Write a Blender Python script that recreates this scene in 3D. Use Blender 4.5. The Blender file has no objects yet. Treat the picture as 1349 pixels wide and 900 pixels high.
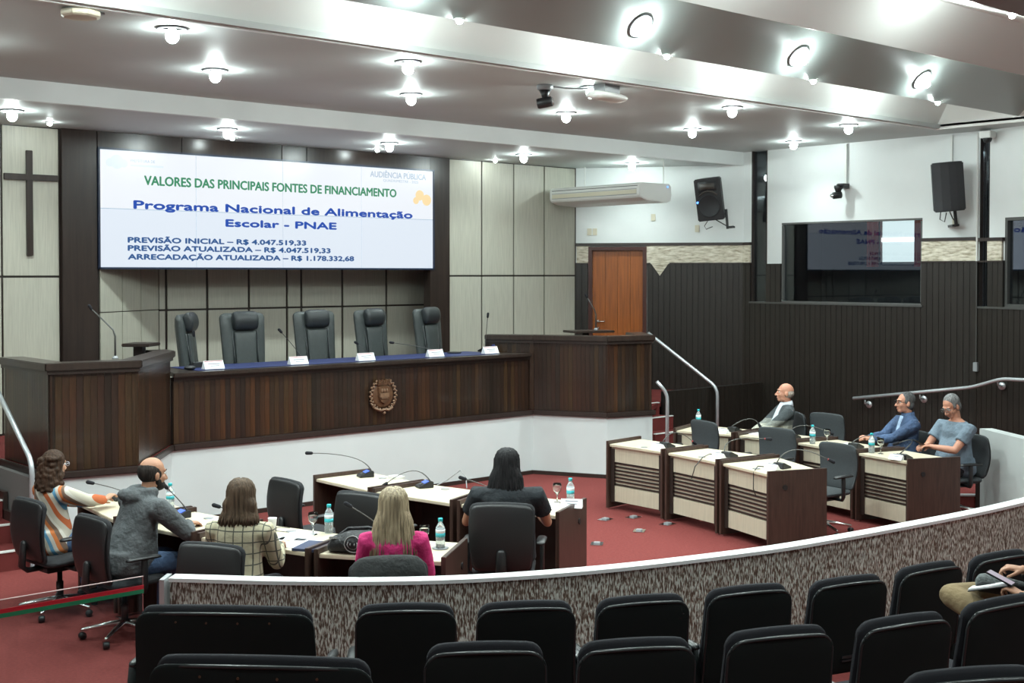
import bpy, bmesh, math, random
from math import sin, cos, pi, radians, sqrt, atan2, exp
from mathutils import Vector, Matrix, Euler, Quaternion
S = bpy.context.scene
COL = S.collection
random.seed(7)
# ------------------------------------------------------------ camera
FPX = 1650.0
PITCH = radians(1.2)
cd = bpy.data.cameras.new('camera'); cam = bpy.data.objects.new('camera', cd); COL.objects.link(cam)
cd.sensor_fit = 'HORIZONTAL'; cd.sensor_width = 36.0; cd.lens = 36.0*FPX/1349.0
cd.clip_start = 0.05; cd.clip_end = 200
ypp = 360 + FPX*math.tan(PITCH)
cd.shift_y = (ypp-450.0)/1349.0
cam.location = (0, 0, 2.7)
cam.rotation_euler = (pi/2-PITCH, 0, -atan2(0.6613, 0.7501))
S.camera = cam
# ------------------------------------------------------------ world, exposure
w = bpy.data.worlds.new('world'); S.world = w; w.use_nodes = True
w.node_tree.nodes['Background'].inputs[0].default_value = (0.6, 0.7, 0.75, 1)
w.node_tree.nodes['Background'].inputs[1].default_value = 0.05
S.view_settings.view_transform = 'Standard'; S.view_settings.look = 'None'
S.view_settings.gamma = 1; S.view_settings.use_curve_mapping = False
S.view_settings.exposure = 0.0
BULB = 200.0        # emission of the ceiling bulbs
SPOTW = 175.0       # watts of each downlight's beam
# ------------------------------------------------------------ materials
MATS = {}
def mat(name, col, rough=0.6, metal=0.0, noise=0.0, nscale=8.0, stretch=(1, 1, 1), bump=0.0, bscale=60.0,
        spec=0.5, emit=0.0, ecol=None, objrand=None, trans=0.0, sub=0.0, coat=0.0, alpha=1.0):
    if name in MATS: return MATS[name]
    m = bpy.data.materials.new(name); m.use_nodes = True; nt = m.node_tree; N = nt.nodes; L = nt.links
    b = N['Principled BSDF']
    b.inputs['Base Color'].default_value = (*col, 1); b.inputs['Roughness'].default_value = rough
    b.inputs['Metallic'].default_value = metal; b.inputs['Specular IOR Level'].default_value = spec
    b.inputs['Coat Weight'].default_value = coat
    if trans: b.inputs['Transmission Weight'].default_value = trans
    if sub:
        b.inputs['Subsurface Weight'].default_value = sub; b.inputs['Subsurface Radius'].default_value = (.02, .008, .004)
    if emit:
        b.inputs['Emission Color'].default_value = (*(ecol or col), 1); b.inputs['Emission Strength'].default_value = emit
    tc = N.new('ShaderNodeTexCoord'); mp = N.new('ShaderNodeMapping'); mp.inputs['Scale'].default_value = stretch
    L.new(tc.outputs['Object'], mp.inputs['Vector'])
    src = None
    if objrand:
        oi = N.new('ShaderNodeObjectInfo'); cr = N.new('ShaderNodeValToRGB'); cr.color_ramp.interpolation = 'LINEAR'
        els = cr.color_ramp.elements
        while len(els) < len(objrand): els.new(0.5)
        for i, c in enumerate(objrand):
            els[i].position = i/(len(objrand)-1); els[i].color = (*c, 1)
        L.new(oi.outputs['Random'], cr.inputs[0]); src = cr.outputs[0]
    if noise:
        nz = N.new('ShaderNodeTexNoise'); nz.inputs['Scale'].default_value = nscale; nz.inputs['Detail'].default_value = 5
        L.new(mp.outputs[0], nz.inputs['Vector'])
        mr = N.new('ShaderNodeMapRange'); mr.inputs[1].default_value = .3; mr.inputs[2].default_value = .7
        mr.inputs[3].default_value = 1-noise; mr.inputs[4].default_value = 1+noise
        L.new(nz.outputs[0], mr.inputs[0])
        vm = N.new('ShaderNodeVectorMath'); vm.operation = 'SCALE'
        if src: L.new(src, vm.inputs[0])
        else: vm.inputs[0].default_value = col
        L.new(mr.outputs[0], vm.inputs['Scale']); src = vm.outputs[0]
    if src: L.new(src, b.inputs['Base Color'])
    if bump:
        n2 = N.new('ShaderNodeTexNoise'); n2.inputs['Scale'].default_value = bscale; n2.inputs['Detail'].default_value = 4
        L.new(mp.outputs[0], n2.inputs['Vector'])
        bp = N.new('ShaderNodeBump'); bp.inputs['Strength'].default_value = min(1, bump); bp.inputs['Distance'].default_value = .02 if bscale > 30 else .07
        L.new(n2.outputs[0], bp.inputs['Height']); L.new(bp.outputs[0], b.inputs['Normal'])
    MATS[name] = m; return m
def ramp_mat(name, stops, kind='noise', scale=10, stretch=(1, 1, 1), rough=.7, distort=0.0, bump=0.0, detail=6, axis='Z', interp='LINEAR', bscale=None):
    if name in MATS: return MATS[name]
    m = mat(name, stops[0][1], rough); nt = m.node_tree; N = nt.nodes; L = nt.links; b = N['Principled BSDF']
    tc = [n for n in N if n.type == 'TEX_COORD'][0]; mp = [n for n in N if n.type == 'MAPPING'][0]
    mp.inputs['Scale'].default_value = stretch
    if kind == 'noise':
        t = N.new('ShaderNodeTexNoise'); t.inputs['Scale'].default_value = scale; t.inputs['Detail'].default_value = detail
        t.inputs['Distortion'].default_value = distort
    else:
        t = N.new('ShaderNodeTexWave'); t.wave_type = 'BANDS'; t.bands_direction = axis; t.inputs['Scale'].default_value = scale
        t.inputs['Distortion'].default_value = distort; t.inputs['Detail'].default_value = 2; t.wave_profile = 'SAW'; t.inputs['Detail Scale'].default_value = .8
    L.new(mp.outputs[0], t.inputs['Vector'])
    cr = N.new('ShaderNodeValToRGB'); cr.color_ramp.interpolation = interp; els = cr.color_ramp.elements
    while len(els) < len(stops): els.new(.5)
    for i, (p, c) in enumerate(stops): els[i].position = p; els[i].color = (*c, 1)
    L.new(t.outputs[0], cr.inputs[0]); L.new(cr.outputs[0], b.inputs['Base Color'])
    if bump:
        bp = N.new('ShaderNodeBump'); bp.inputs['Strength'].default_value = bump; bp.inputs['Distance'].default_value = .02
        L.new(t.outputs[0], bp.inputs['Height']); L.new(bp.outputs[0], b.inputs['Normal'])
    return m
white_paint = mat('white_paint', (.72, .75, .74), .5, noise=.03, nscale=2)
dimmed_ceiling = mat('dimmed_ceiling', (.47, .50, .49), .55, noise=.03, nscale=1.5)  # white ceiling; its dim light and a cool tint put into the colour
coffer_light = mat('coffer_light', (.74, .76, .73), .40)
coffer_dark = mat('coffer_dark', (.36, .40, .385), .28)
base_white = mat('base_white', (.62, .66, .66), .45, noise=.03, nscale=2)
cream = mat('cream_laminate', (.50, .49, .41), .42, noise=.10, nscale=9, stretch=(9, 9, .35))
dark_trim = mat('dark_trim', (.030, .020, .017), .35, noise=.15, nscale=6, stretch=(4, 4, .5))
dark_gloss = mat('dark_gloss_wood', (.030, .020, .016), .28, noise=.25, nscale=5, stretch=(6, 6, .4))
dado_mat = mat('dado_ribbed_wood', (.019, .0155, .0125), .33, noise=.2, nscale=6, stretch=(5, 5, .3))
dado_back = mat('dado_groove', (.007, .006, .005), .6)
board_mat = mat('counter_board', (.08, .05, .03), .30, noise=.45, nscale=7, stretch=(14, 14, .5),
                objrand=[(.014, .009, .006), (.034, .015, .009), (.018, .011, .008), (.055, .022, .009), (.020, .013, .009), (.028, .014, .009), (.044, .023, .010), (.016, .010, .008)], coat=.15)
carpet = mat('red_carpet', (.20, .047, .043), .95, noise=.12, nscale=40, bump=.5, bscale=400, spec=.1)
carpet_tile = mat('worn_red_carpet', (.14, .030, .028), .95, noise=.15, nscale=3, bump=.4, bscale=300, spec=.1)
maple = mat('maple_laminate', (.60, .53, .40), .38, noise=.06, nscale=6, stretch=(2, 2, 9))
maple_v = mat('maple_front', (.52, .47, .36), .42, noise=.08, nscale=7, stretch=(8, 8, .6))
walnut = mat('walnut_laminate', (.050, .027, .020), .38, noise=.3, nscale=7, stretch=(8, 8, .6))
walnut_dark = mat('walnut_dark', (.024, .016, .013), .45, noise=.2, nscale=7, stretch=(6, 6, .6))
black_plastic = mat('black_plastic', (.012, .0125, .0135), .42)
black_fabric = mat('black_fabric', (.018, .019, .022), .85, noise=.1, nscale=60, bump=.3, bscale=500)
grey_fabric = mat('charcoal_fabric', (.040, .046, .050), .8, noise=.1, nscale=60, bump=.3, bscale=500)
seat_black = mat('seat_shell_black', (.009, .0125, .0125), .8, spec=.2)
seat_bead = mat('seat_bead_black', (.022, .026, .028), .28)
seat_cloth = mat('seat_cloth_navy', (.012, .013, .018), .9, bump=.4, bscale=500)
leather = mat('grey_leather', (.045, .053, .052), .42, noise=.08, nscale=20, bump=.15, bscale=120)
leather_dark = mat('dark_leather', (.022, .026, .028), .4, bump=.15, bscale=120)
chrome = mat('chrome', (.75, .76, .77), .15, 1.0)
steel_grey = mat('brushed_steel_rail', (.55, .58, .60), .33, .55)
grey_plastic = mat('grey_plastic', (.25, .26, .27), .45)
white_plastic = mat('white_plastic', (.70, .71, .68), .4)
ivory_plastic = mat('ivory_plastic', (.62, .58, .45), .45)
paper = mat('paper', (.80, .81, .82), .7)
paper_line = mat('printed_grey', (.25, .26, .30), .8)
red_print = mat('printed_red', (.45, .02, .03), .7)
door_wood = mat('orange_door_wood', (.29, .080, .013), .35, noise=.28, nscale=4, stretch=(9, 9, .5), coat=.3)
door_frame_m = mat('door_frame_wood', (.055, .014, .009), .35)
stone = ramp_mat('cream_stone', [(.3, (.30, .26, .18)), (.5, (.58, .53, .42)), (.7, (.75, .71, .60))], scale=9, stretch=(1, 1, 4), bump=.6)
grafiato = ramp_mat('flecked_plaster', [(.40, (.13, .085, .062)), (.475, (.23, .17, .13)), (.52, (.52, .51, .45)), (.62, (.80, .83, .77))], scale=48, stretch=(2.4, 2.4, .55), bump=.8, detail=3)
ledge_white = mat('ledge_white', (.78, .80, .80), .4)
blue_cloth = mat('blue_table_cover', (.012, .022, .10), .5)
gold_wood = mat('carved_bronze_wood', (.10, .048, .024), .4, noise=.35, nscale=25)
gold_light = mat('carved_pale_wood', (.19, .11, .065), .4, noise=.2, nscale=30)  # paler brown for wreath, relief and ribbon of the crest
aqua = mat('aqua_cap', (.02, .45, .50), .4)
glassm = mat('clear_glass', (.92, .97, .97), .03, trans=1.0)
water_m = mat('bottle_plastic', (.80, .88, .90), .12, trans=.75)
label_m = mat('bottle_label', (.04, .42, .48), .5)
label_w = mat('bottle_label_white', (.75, .80, .82), .5)
bulb_m = mat('lit_bulb', (1, 1, 1), .5, emit=BULB, ecol=(.86, 1.0, .98))
small_bulb = mat('lit_small_bulb', (1, 1, 1), .5, emit=260, ecol=(.88, 1.0, .98))
screen_white = mat('screen_white', (.02, .02, .02), .3, emit=.93, ecol=(.90, .94, 1.0))
screen_white2 = mat('screen_pale_blue', (.02, .02, .02), .3, emit=.90, ecol=(.82, .90, 1.0))
screen_green = mat('screen_green', (.02, .02, .02), .3, emit=1, ecol=(.045, .26, .13))
screen_blue = mat('screen_blue', (.02, .02, .02), .3, emit=1, ecol=(.025, .085, .42))
screen_navy = mat('screen_navy', (.02, .02, .02), .3, emit=1, ecol=(.03, .10, .28))
screen_pale = mat('screen_pale_grey', (.02, .02, .02), .3, emit=1, ecol=(.46, .57, .68))
screen_paler = mat('screen_very_pale', (.02, .02, .02), .3, emit=1, ecol=(.74, .84, .95))
screen_orange = mat('screen_orange', (.02, .02, .02), .3, emit=1, ecol=(.95, .72, .38))
screen_joint = mat('screen_joint', (.25, .33, .42), .3, emit=.35, ecol=(.5, .65, .8))
lcd_blue = mat('lcd_blue', (.02, .03, .1), .3, emit=1.3, ecol=(.10, .22, .95))
led_blue = mat('led_blue', (.02, .03, .1), .3, emit=3, ecol=(.10, .3, 1))
mic_foam = mat('mic_foam', (.008, .008, .012), .9)
mic_red = mat('mic_red_ring', (.35, .03, .03), .5)
neck_metal = mat('gooseneck_grey', (.10, .10, .095), .4, .5)
speaker_m = mat('speaker_grille', (.022, .023, .026), .6, bump=.3, bscale=600)
speaker_body = mat('speaker_body', (.016, .016, .018), .5)
# window glass: fresnel mirror over tinted clear
def glass_pane_mat(name, tint, boost=.16):
    m = bpy.data.materials.new(name); m.use_nodes = True; nt = m.node_tree; nt.nodes.clear(); N = nt.nodes; L = nt.links
    o = N.new('ShaderNodeOutputMaterial'); mx = N.new('ShaderNodeMixShader'); tr = N.new('ShaderNodeBsdfTransparent'); gl = N.new('ShaderNodeBsdfGlossy')
    tr.inputs[0].default_value = (*tint, 1); gl.inputs['Roughness'].default_value = 0.0; gl.inputs[0].default_value = (.9, .95, 1, 1)
    lw = N.new('ShaderNodeFresnel'); lw.inputs[0].default_value = 1.5
    ad = N.new('ShaderNodeMath'); ad.operation = 'ADD'; ad.inputs[1].default_value = boost; ad.use_clamp = True
    k_ = N.new('ShaderNodeMath'); k_.operation = 'MULTIPLY'; k_.inputs[1].default_value = .8; L.new(lw.outputs[0], k_.inputs[0]); L.new(k_.outputs[0], ad.inputs[0]); L.new(ad.outputs[0], mx.inputs[0]); L.new(tr.outputs[0], mx.inputs[1]); L.new(gl.outputs[0], mx.inputs[2]); L.new(mx.outputs[0], o.inputs[0])
    return m
booth_glass = glass_pane_mat('booth_glass', (.80, .83, .85), .0)
rail_glass = glass_pane_mat('barrier_glass', (.86, .90, .90), 0.0)
# ------------------------------------------------------------ mesh helpers
class MB:
    def __init__(s): s.v = []; s.f = []
    def add(s, vs, fs):
        o = len(s.v); s.v += [tuple(v) for v in vs]; s.f += [tuple(i+o for i in f) for f in fs]; return s
    def box(s, cx, cy, cz, sx, sy, sz, rz=0.0, M=None):
        vs = []
        for dz in (-.5, .5):
            for dx, dy in ((-.5, -.5), (.5, -.5), (.5, .5), (-.5, .5)):
                p = Vector((dx*sx, dy*sy, dz*sz))
                if M is not None: p = M @ p
                elif rz: p = Vector((p.x*cos(rz)-p.y*sin(rz), p.x*sin(rz)+p.y*cos(rz), p.z))
                vs.append((p.x+cx, p.y+cy, p.z+cz))
        return s.add(vs, [(3, 2, 1, 0), (4, 5, 6, 7), (0, 1, 5, 4), (1, 2, 6, 5), (2, 3, 7, 6), (3, 0, 4, 7)])
    def b2(s, x0, x1, y0, y1, z0, z1): return s.box((x0+x1)/2, (y0+y1)/2, (z0+z1)/2, abs(x1-x0), abs(y1-y0), abs(z1-z0))
    def prism(s, poly, z0, z1):
        a = sum(poly[i][0]*poly[(i+1) % len(poly)][1]-poly[(i+1) % len(poly)][0]*poly[i][1] for i in range(len(poly)))
        if a < 0: poly = poly[::-1]
        n = len(poly)
        return s.add([(x, y, z0) for x, y in poly]+[(x, y, z1) for x, y in poly],
                     [tuple(range(n))[::-1], tuple(range(n, 2*n))]+[(i, (i+1) % n, n+(i+1) % n, n+i) for i in range(n)])
    def tube(s, pts, rad, n=8, cap=True, flat=(1, 1), up=None):
        pts = [Vector(p) for p in pts]
        if not hasattr(rad, '__len__'): rad = [rad]*len(pts)
        rad = list(rad)
        if cap == 'round':
            d0 = (pts[0]-pts[1]).normalized(); d1 = (pts[-1]-pts[-2]).normalized(); r0, r1 = rad[0], rad[-1]
            pts = [pts[0]+d0*r0*.95, pts[0]+d0*r0*.7]+pts+[pts[-1]+d1*r1*.7, pts[-1]+d1*r1*.95]
            rad = [r0*.3, r0*.72]+rad+[r1*.72, r1*.3]
        vs = []; t0 = (pts[1]-pts[0]).normalized()
        u = Vector(up) if up is not None else (Vector((0, 0, 1)) if abs(t0.z) < .9 else Vector((0, 1, 0)))
        u = (u-t0*u.dot(t0)).normalized()
        for i, p in enumerate(pts):
            t = (pts[min(i+1, len(pts)-1)]-pts[max(i-1, 0)])
            t = t.normalized() if t.length > 1e-9 else t0
            u = (u-t*u.dot(t)); u = u.normalized() if u.length > 1e-6 else t.orthogonal().normalized()
            w_ = t.cross(u)
            for k in range(n):
                a = 2*pi*k/n
                vs.append(p+u*cos(a)*rad[i]*flat[0]+w_*sin(a)*rad[i]*flat[1])
        fs = [(i*n+k, i*n+(k+1) % n, (i+1)*n+(k+1) % n, (i+1)*n+k) for i in range(len(pts)-1) for k in range(n)]
        if cap: fs += [tuple(range(n))[::-1], tuple((len(pts)-1)*n+k for k in range(n))]
        return s.add(vs, fs)
    def lathe(s, prof, n=16, c=(0, 0, 0), M=None):
        vs = []
        for r, z in prof:
            for k in range(n):
                a = 2*pi*k/n; p = Vector((r*cos(a), r*sin(a), z))
                if M is not None: p = M @ p
                vs.append((p.x+c[0], p.y+c[1], p.z+c[2]))
        m = len(prof)
        fs = [(i*n+k, i*n+(k+1) % n, (i+1)*n+(k+1) % n, (i+1)*n+k) for i in range(m-1) for k in range(n)]
        return s.add(vs, fs+[tuple(range(n))[::-1], tuple((m-1)*n+k for k in range(n))])
    def ell(s, c, r, M=None, n=14, m=9):
        prof = [(max(sin(pi*i/m), .02), -cos(pi*i/m)) for i in range(m+1)]
        vs = []
        for q, z in prof:
            for k in range(n):
                a = 2*pi*k/n; p = Vector((q*cos(a)*r[0], q*sin(a)*r[1], z*r[2]))
                if M is not None: p = M @ p
                vs.append((p.x+c[0], p.y+c[1], p.z+c[2]))
        fs = [(i*n+k, i*n+(k+1) % n, (i+1)*n+(k+1) % n, (i+1)*n+k) for i in range(m) for k in range(n)]
        return s.add(vs, fs+[tuple(range(n))[::-1], tuple(m*n+k for k in range(n))])
    def rings(s, rr, n=20):
        """rr: list of (center Vector, ax Vector, ay Vector) closed loft"""
        vs = []
        for c, ax, ay in rr:
            for k in range(n):
                a = 2*pi*k/n; vs.append(Vector(c)+Vector(ax)*cos(a)+Vector(ay)*sin(a))
        m = len(rr)
        fs = [(i*n+k, i*n+(k+1) % n, (i+1)*n+(k+1) % n, (i+1)*n+k) for i in range(m-1) for k in range(n)]
        return s.add(vs, fs+[tuple(range(n))[::-1], tuple((m-1)*n+k for k in range(n))])
    def mesh(s, name, m=None, smooth=False):
        me = bpy.data.meshes.new(name); me.from_pydata(s.v, [], s.f); me.update()
        if m: me.materials.append(m)
        if smooth: me.shade_smooth()
        return me
    def build(s, name, m, parent=None, smooth=False, bevel=0.0, auto=False):
        me = s.mesh(name, m, smooth)
        if bevel:
            bm = bmesh.new(); bm.from_mesh(me)
            bmesh.ops.bevel(bm, geom=[e for e in bm.edges if len(e.link_faces) == 2 and e.calc_face_angle(0) > .5], offset=bevel, segments=2, affect='EDGES', clamp_overlap=True)
            bm.to_mesh(me); bm.free()
        o = bpy.data.objects.new(name, me); COL.objects.link(o)
        if parent: o.parent = parent
        return o
def link_mesh(name, me, parent=None, loc=(0, 0, 0), rz=0.0):
    o = bpy.data.objects.new(name, me); COL.objects.link(o); o.parent = parent; o.location = loc; o.rotation_euler = (0, 0, rz); return o
def tag(o, label=None, cat=None, group=None, kind=None):
    if label: o['label'] = label
    if cat: o['category'] = cat
    if group: o['group'] = group
    if kind: o['kind'] = kind
    return o
def thing(name, label, cat, loc=(0, 0, 0), rz=0.0, group=None):
    o = bpy.data.objects.new(name, None); COL.objects.link(o); o.location = loc; o.rotation_euler = (0, 0, rz); o.empty_display_size = .1
    return tag(o, label, cat, group)
def struct(name, mb, m, **k): return tag(mb.build(name, m, **k), kind='structure')
def copy_tree(o, parent=None):
    c = o.copy(); COL.objects.link(c); c.parent = parent
    for ch in list(o.children): copy_tree(ch, c)
    return c
def place(proto, first, loc, rz, label, group=None, name=None):
    """use the prototype itself the first time, a copy of thing and parts afterwards"""
    if first.get(proto.name): o = copy_tree(proto)
    else: o = proto; first[proto.name] = True
    o.location = loc; o.rotation_euler = (0, 0, rz); o['label'] = label
    if group: o['group'] = group
    return o
USED = {}
def pad(mb, w0, w1, h, t, r=.06, bend=0.0, y=0.0, z=0.0, tilt=0.0, arch=0.0, nu=16, nv=8, wmid=None, sag=0.0):
    """upholstered pad standing in the xz plane, closed, rounded corners; w0 bottom / w1 top width"""
    us = [-cos(pi*i/nu) for i in range(nu+1)]
    us = [sin(pi/2*sin(pi/2*(-1+2*i/nu))) for i in range(nu+1)]
    vs = [.5-.5*cos(pi*i/nv) for i in range(nv+1)]
    rows = []
    for sgn in (-1, 1):
        for v in vs:
            W = (w0+(w1-w0)*v)/2
            if wmid: W += (wmid-(w0+w1)/2)/2*sin(pi*v)
            for u in us:
                x = W*u; cor = 0.0
                d = abs(x)-(W-r)
                if d > 0: cor = r-sqrt(max(r*r-d*d, 0))
                zt = h-cor+arch*(1-u*u); zb = cor-arch*.0
                zz = zb+(zt-zb)*v
                e = max(abs(u)**8, abs(2*v-1)**8)
                yy = sgn*t/2*(1-.75*e)+bend*u*u*w1*.5+sag*sin(pi*v)*.0
                yy += sag*(v-.35)**2
                yr = yy*cos(tilt)-zz*sin(tilt); zr = yy*sin(tilt)+zz*cos(tilt)
                rows.append((x, yr+y, zr+z))
    n = nu+1; m = nv+1; o = n*m; fs = []
    for j in range(nv):
        for i in range(nu):
            a = j*n+i; fs.append((a, a+1, a+n+1, a+n)); fs.append((o+a, o+a+n, o+a+n+1, o+a+1))
    for j in range(nv):
        a = j*n; fs.append((a+n, o+a+n, o+a, a)); a = j*n+nu; fs.append((a, o+a, o+a+n, a+n))
    for i in range(nu):
        fs.append((i, o+i, o+i+1, i+1)); a = nv*n+i; fs.append((a, a+1, o+a+1, o+a))
    return mb.add(rows, fs)
def remesh(mb, name, m, voxel, parent=None, smooth_it=3, fac=.5):
    me = mb.mesh(name, m); o = bpy.data.objects.new('tmp', me); COL.objects.link(o)
    r = o.modifiers.new('r', 'REMESH'); r.mode = 'VOXEL'; r.voxel_size = voxel; r.use_smooth_shade = True
    sm = o.modifiers.new('s', 'SMOOTH'); sm.factor = fac; sm.iterations = smooth_it
    dg = bpy.context.evaluated_depsgraph_get(); nm = bpy.data.meshes.new_from_object(o.evaluated_get(dg))
    bpy.data.objects.remove(o); bpy.data.meshes.remove(me); nm.name = name
    nm.materials.clear(); nm.materials.append(m)
    ob = bpy.data.objects.new(name, nm); COL.objects.link(ob); ob.parent = parent; return ob
def text_mesh(body, size, m, name, parent, loc, sx=1.0, align='LEFT', rot=(pi/2, 0, 0), bold=.0, width=None, height=None, ext=.0015):
    bcop = bold; bold = 0.0
    cu = bpy.data.curves.new('t', 'FONT'); cu.body = body; cu.size = size; cu.align_x = 'LEFT'; cu.offset = bold; cu.extrude = ext; cu.resolution_u = 3
    o = bpy.data.objects.new('t', cu); COL.objects.link(o); dg = bpy.context.evaluated_depsgraph_get()
    me = bpy.data.meshes.new_from_object(o.evaluated_get(dg)); bpy.data.objects.remove(o); bpy.data.curves.remove(cu)
    xs = [v.co.x for v in me.vertices]; ys = [v.co.y for v in me.vertices]
    x0, x1 = min(xs), max(xs); sxx = (width/(x1-x0)) if width else sx
    for v in me.vertices: v.co.x = (v.co.x-x0)*sxx
    me.materials.clear(); me.materials.append(m)
    if bcop:
        bm = bmesh.new(); offs = [(-bcop*1.3, 0), (bcop*1.3, 0), (0, -bcop), (0, bcop)]
        for dx, dy in offs:
            n0 = len(bm.verts); bm.from_mesh(me); bm.verts.ensure_lookup_table()
            for v in bm.verts[n0:]: v.co.x += dx; v.co.y += dy
        bm.to_mesh(me); bm.free()
    ob = bpy.data.objects.new(name, me); COL.objects.link(ob); ob.parent = parent
    W_ = (x1-x0)*sxx
    ob.location = (loc[0]-(W_/2 if align == 'CENTER' else 0), loc[1], loc[2]); ob.rotation_euler = rot
    return ob
def wall_rects(mb, A, B, rects, t=.1, off=0.0):
    """boxes along the line A->B; rect = (s0,s1,z0,z1) with s in metres; the room is on the right of A->B"""
    A = Vector((*A, 0)); B = Vector((*B, 0)); d = (B-A).normalized(); n = Vector((-d.y, d.x, 0))
    for s0, s1, z0, z1 in rects:
        vs = []
        for z in (z0, z1):
            for s_, o_ in ((s0, off), (s1, off), (s1, off+t), (s0, off+t)):
                p = A+d*s_+n*o_; vs.append((p.x, p.y, z))
        mb.add(vs, [(3, 2, 1, 0), (4, 5, 6, 7), (0, 1, 5, 4), (1, 2, 6, 5), (2, 3, 7, 6), (3, 0, 4, 7)])
    return mb
# ============================================================ SETTING
ZC = 4.58; ZS = 4.38
fl = MB().b2(-3.2, 18, -5, 16, -.12, 0); struct('floor', fl, carpet)
# dais floor
DP = [(4.42, 11.5), (5.25, 11.36), (6.12, 12.5), (11.3, 12.5), (11.82, 11.55), (12.46, 11.42), (13.3, 11.95), (15.75, 11.95), (15.75, 15.3), (2.2, 15.3), (2.2, 12.62), (4.42, 12.62)]
df = MB().prism(DP, .80, .86); struct('floor_dais', df, carpet_tile)
# white base of the dais
front = [(4.40, 12.62), (4.40, 11.44), (5.22, 11.30), (6.10, 12.43), (11.33, 12.43), (11.80, 11.50), (12.50, 11.33), (12.62, 12.0)]
def shell(mb, pts, z0, z1, t, over=0.0):
    """wall of thickness t behind a polyline (seen from its right-hand side)"""
    P = [Vector((*p, 0)) for p in pts]; outs = []; ins = []
    for i, p in enumerate(P):
        d0 = (P[i]-P[i-1]).normalized() if i else (P[1]-P[0]).normalized()
        d1 = (P[i+1]-P[i]).normalized() if i < len(P)-1 else d0
        n0 = Vector((-d0.y, d0.x, 0)); n1 = Vector((-d1.y, d1.x, 0)); b = (n0+n1); b = b/max(b.dot(n0), .3)
        outs.append(p-b*over); ins.append(p+b*(t))
    for i in range(len(P)-1):
        q = [outs[i], outs[i+1], ins[i+1], ins[i]]
        vs = [(v.x, v.y, z) for z in (z0, z1) for v in q]
        mb.add(vs, [(3, 2, 1, 0), (4, 5, 6, 7), (0, 1, 5, 4), (1, 2, 6, 5), (2, 3, 7, 6), (3, 0, 4, 7)])
    return mb
struct('wall_dais_base', shell(MB(), front, 0.0, .80, .06), base_white)
struct('baseboard_dais', shell(MB(), front, 0.0, .05, .0, over=.02), dark_trim)
struct('trim_1', shell(MB(), front, .80, .865, .0, over=.035), dark_trim, bevel=.008)
# ---- wooden fronts: dais counter and the two lecterns
def board_run(parent, A, B, z0, z1, wd=.062, name='board', m=board_mat, t=.022):
    A = Vector((*A, 0)); B = Vector((*B, 0)); L_ = (B-A).length; n = max(1, round(L_/wd)); ww = L_/n; d = (B-A)/L_
    me = MB().box(0, 0, (z1-z0)/2, ww-.0015, t, z1-z0).mesh(name, m)
    for i in range(n):
        p = A+d*(ww*(i+.5)); o = link_mesh(name, me, parent, (p.x, p.y, z0), atan2(d.y, d.x))
def off_line(A, B, o):
    d = (Vector(B)-Vector(A)).normalized(); n = Vector((-d.y, d.x)); return tuple(Vector(A)+n*o), tuple(Vector(B)+n*o)
ct = thing('dais_counter', 'long dark wood counter with carved crest in the middle of the dais', 'counter')
MB().b2(6.13, 11.26, 12.47, 12.50, .866, 1.58).build('backing', dark_trim, ct)
board_run(ct, (6.135, 12.455), (11.26, 12.455), .866, 1.555)
MB().prism([(6.10, 12.36), (11.27, 12.36), (11.05, 12.70), (10.85, 13.25), (6.35, 13.25)], 1.585, 1.632).build('worktop', dark_gloss, ct, bevel=.01)
MB().b2(6.13, 11.28, 12.42, 12.47, 1.545, 1.584).build('top_moulding', dark_trim, ct)
MB().b2(6.45, 10.8, 12.50, 13.20, 1.634, 1.637).build('blue_cover', blue_cloth, ct)
def lectern_wing(label, pts, board_pts, cap_over):
    t = thing('podium', label, 'podium')
    for a, b in zip(pts[:-1], pts[1:]):
        a1, b1 = off_line(a, b, .03); board_run(t, a1, b1, .866, 1.80)
    shell(MB(), pts, .866, 1.82, .0, over=-.045)
    shell(MB(), [tuple(p) for p in pts], .866, 1.81, .07, over=-.045).build('backing', dark_trim, t)
    shell(MB(), pts, 1.80, 1.87, .20, over=.035).build('top_ledge', dark_gloss, t, bevel=.008)
    shell(MB(), pts, 1.765, 1.80, .06, over=.012).build('top_moulding', dark_trim, t)
    return t
pl_ = lectern_wing('dark wood podium enclosure at the left end of the dais by the stairs', [(4.40, 12.62), (4.40, 11.44), (5.22, 11.30), (6.13, 12.46), (6.17, 12.75)], None, 0)
MB().box(5.93, 12.78, 1.93, .34, .30, .035, .75).build('reading_board', dark_gloss, pl_, bevel=.006)
MB().box(5.93, 12.82, 1.40, .10, .10, 1.06, .75).build('reading_board_post', dark_trim, pl_)
pr_ = lectern_wing('dark wood podium enclosure at the right end of the dais by the orange door', [(10.93, 12.95), (11.33, 12.41), (11.80, 11.50), (12.50, 11.33), (13.02, 12.05)], None, 0)
MB().box(12.18, 12.22, 1.90, .60, .40, .03, -.30).build('reading_board', dark_gloss, pr_, bevel=.006)
MB().box(12.12, 12.25, 1.38, .10, .10, 1.02, -.30).build('reading_board_post', dark_trim, pr_)
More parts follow.
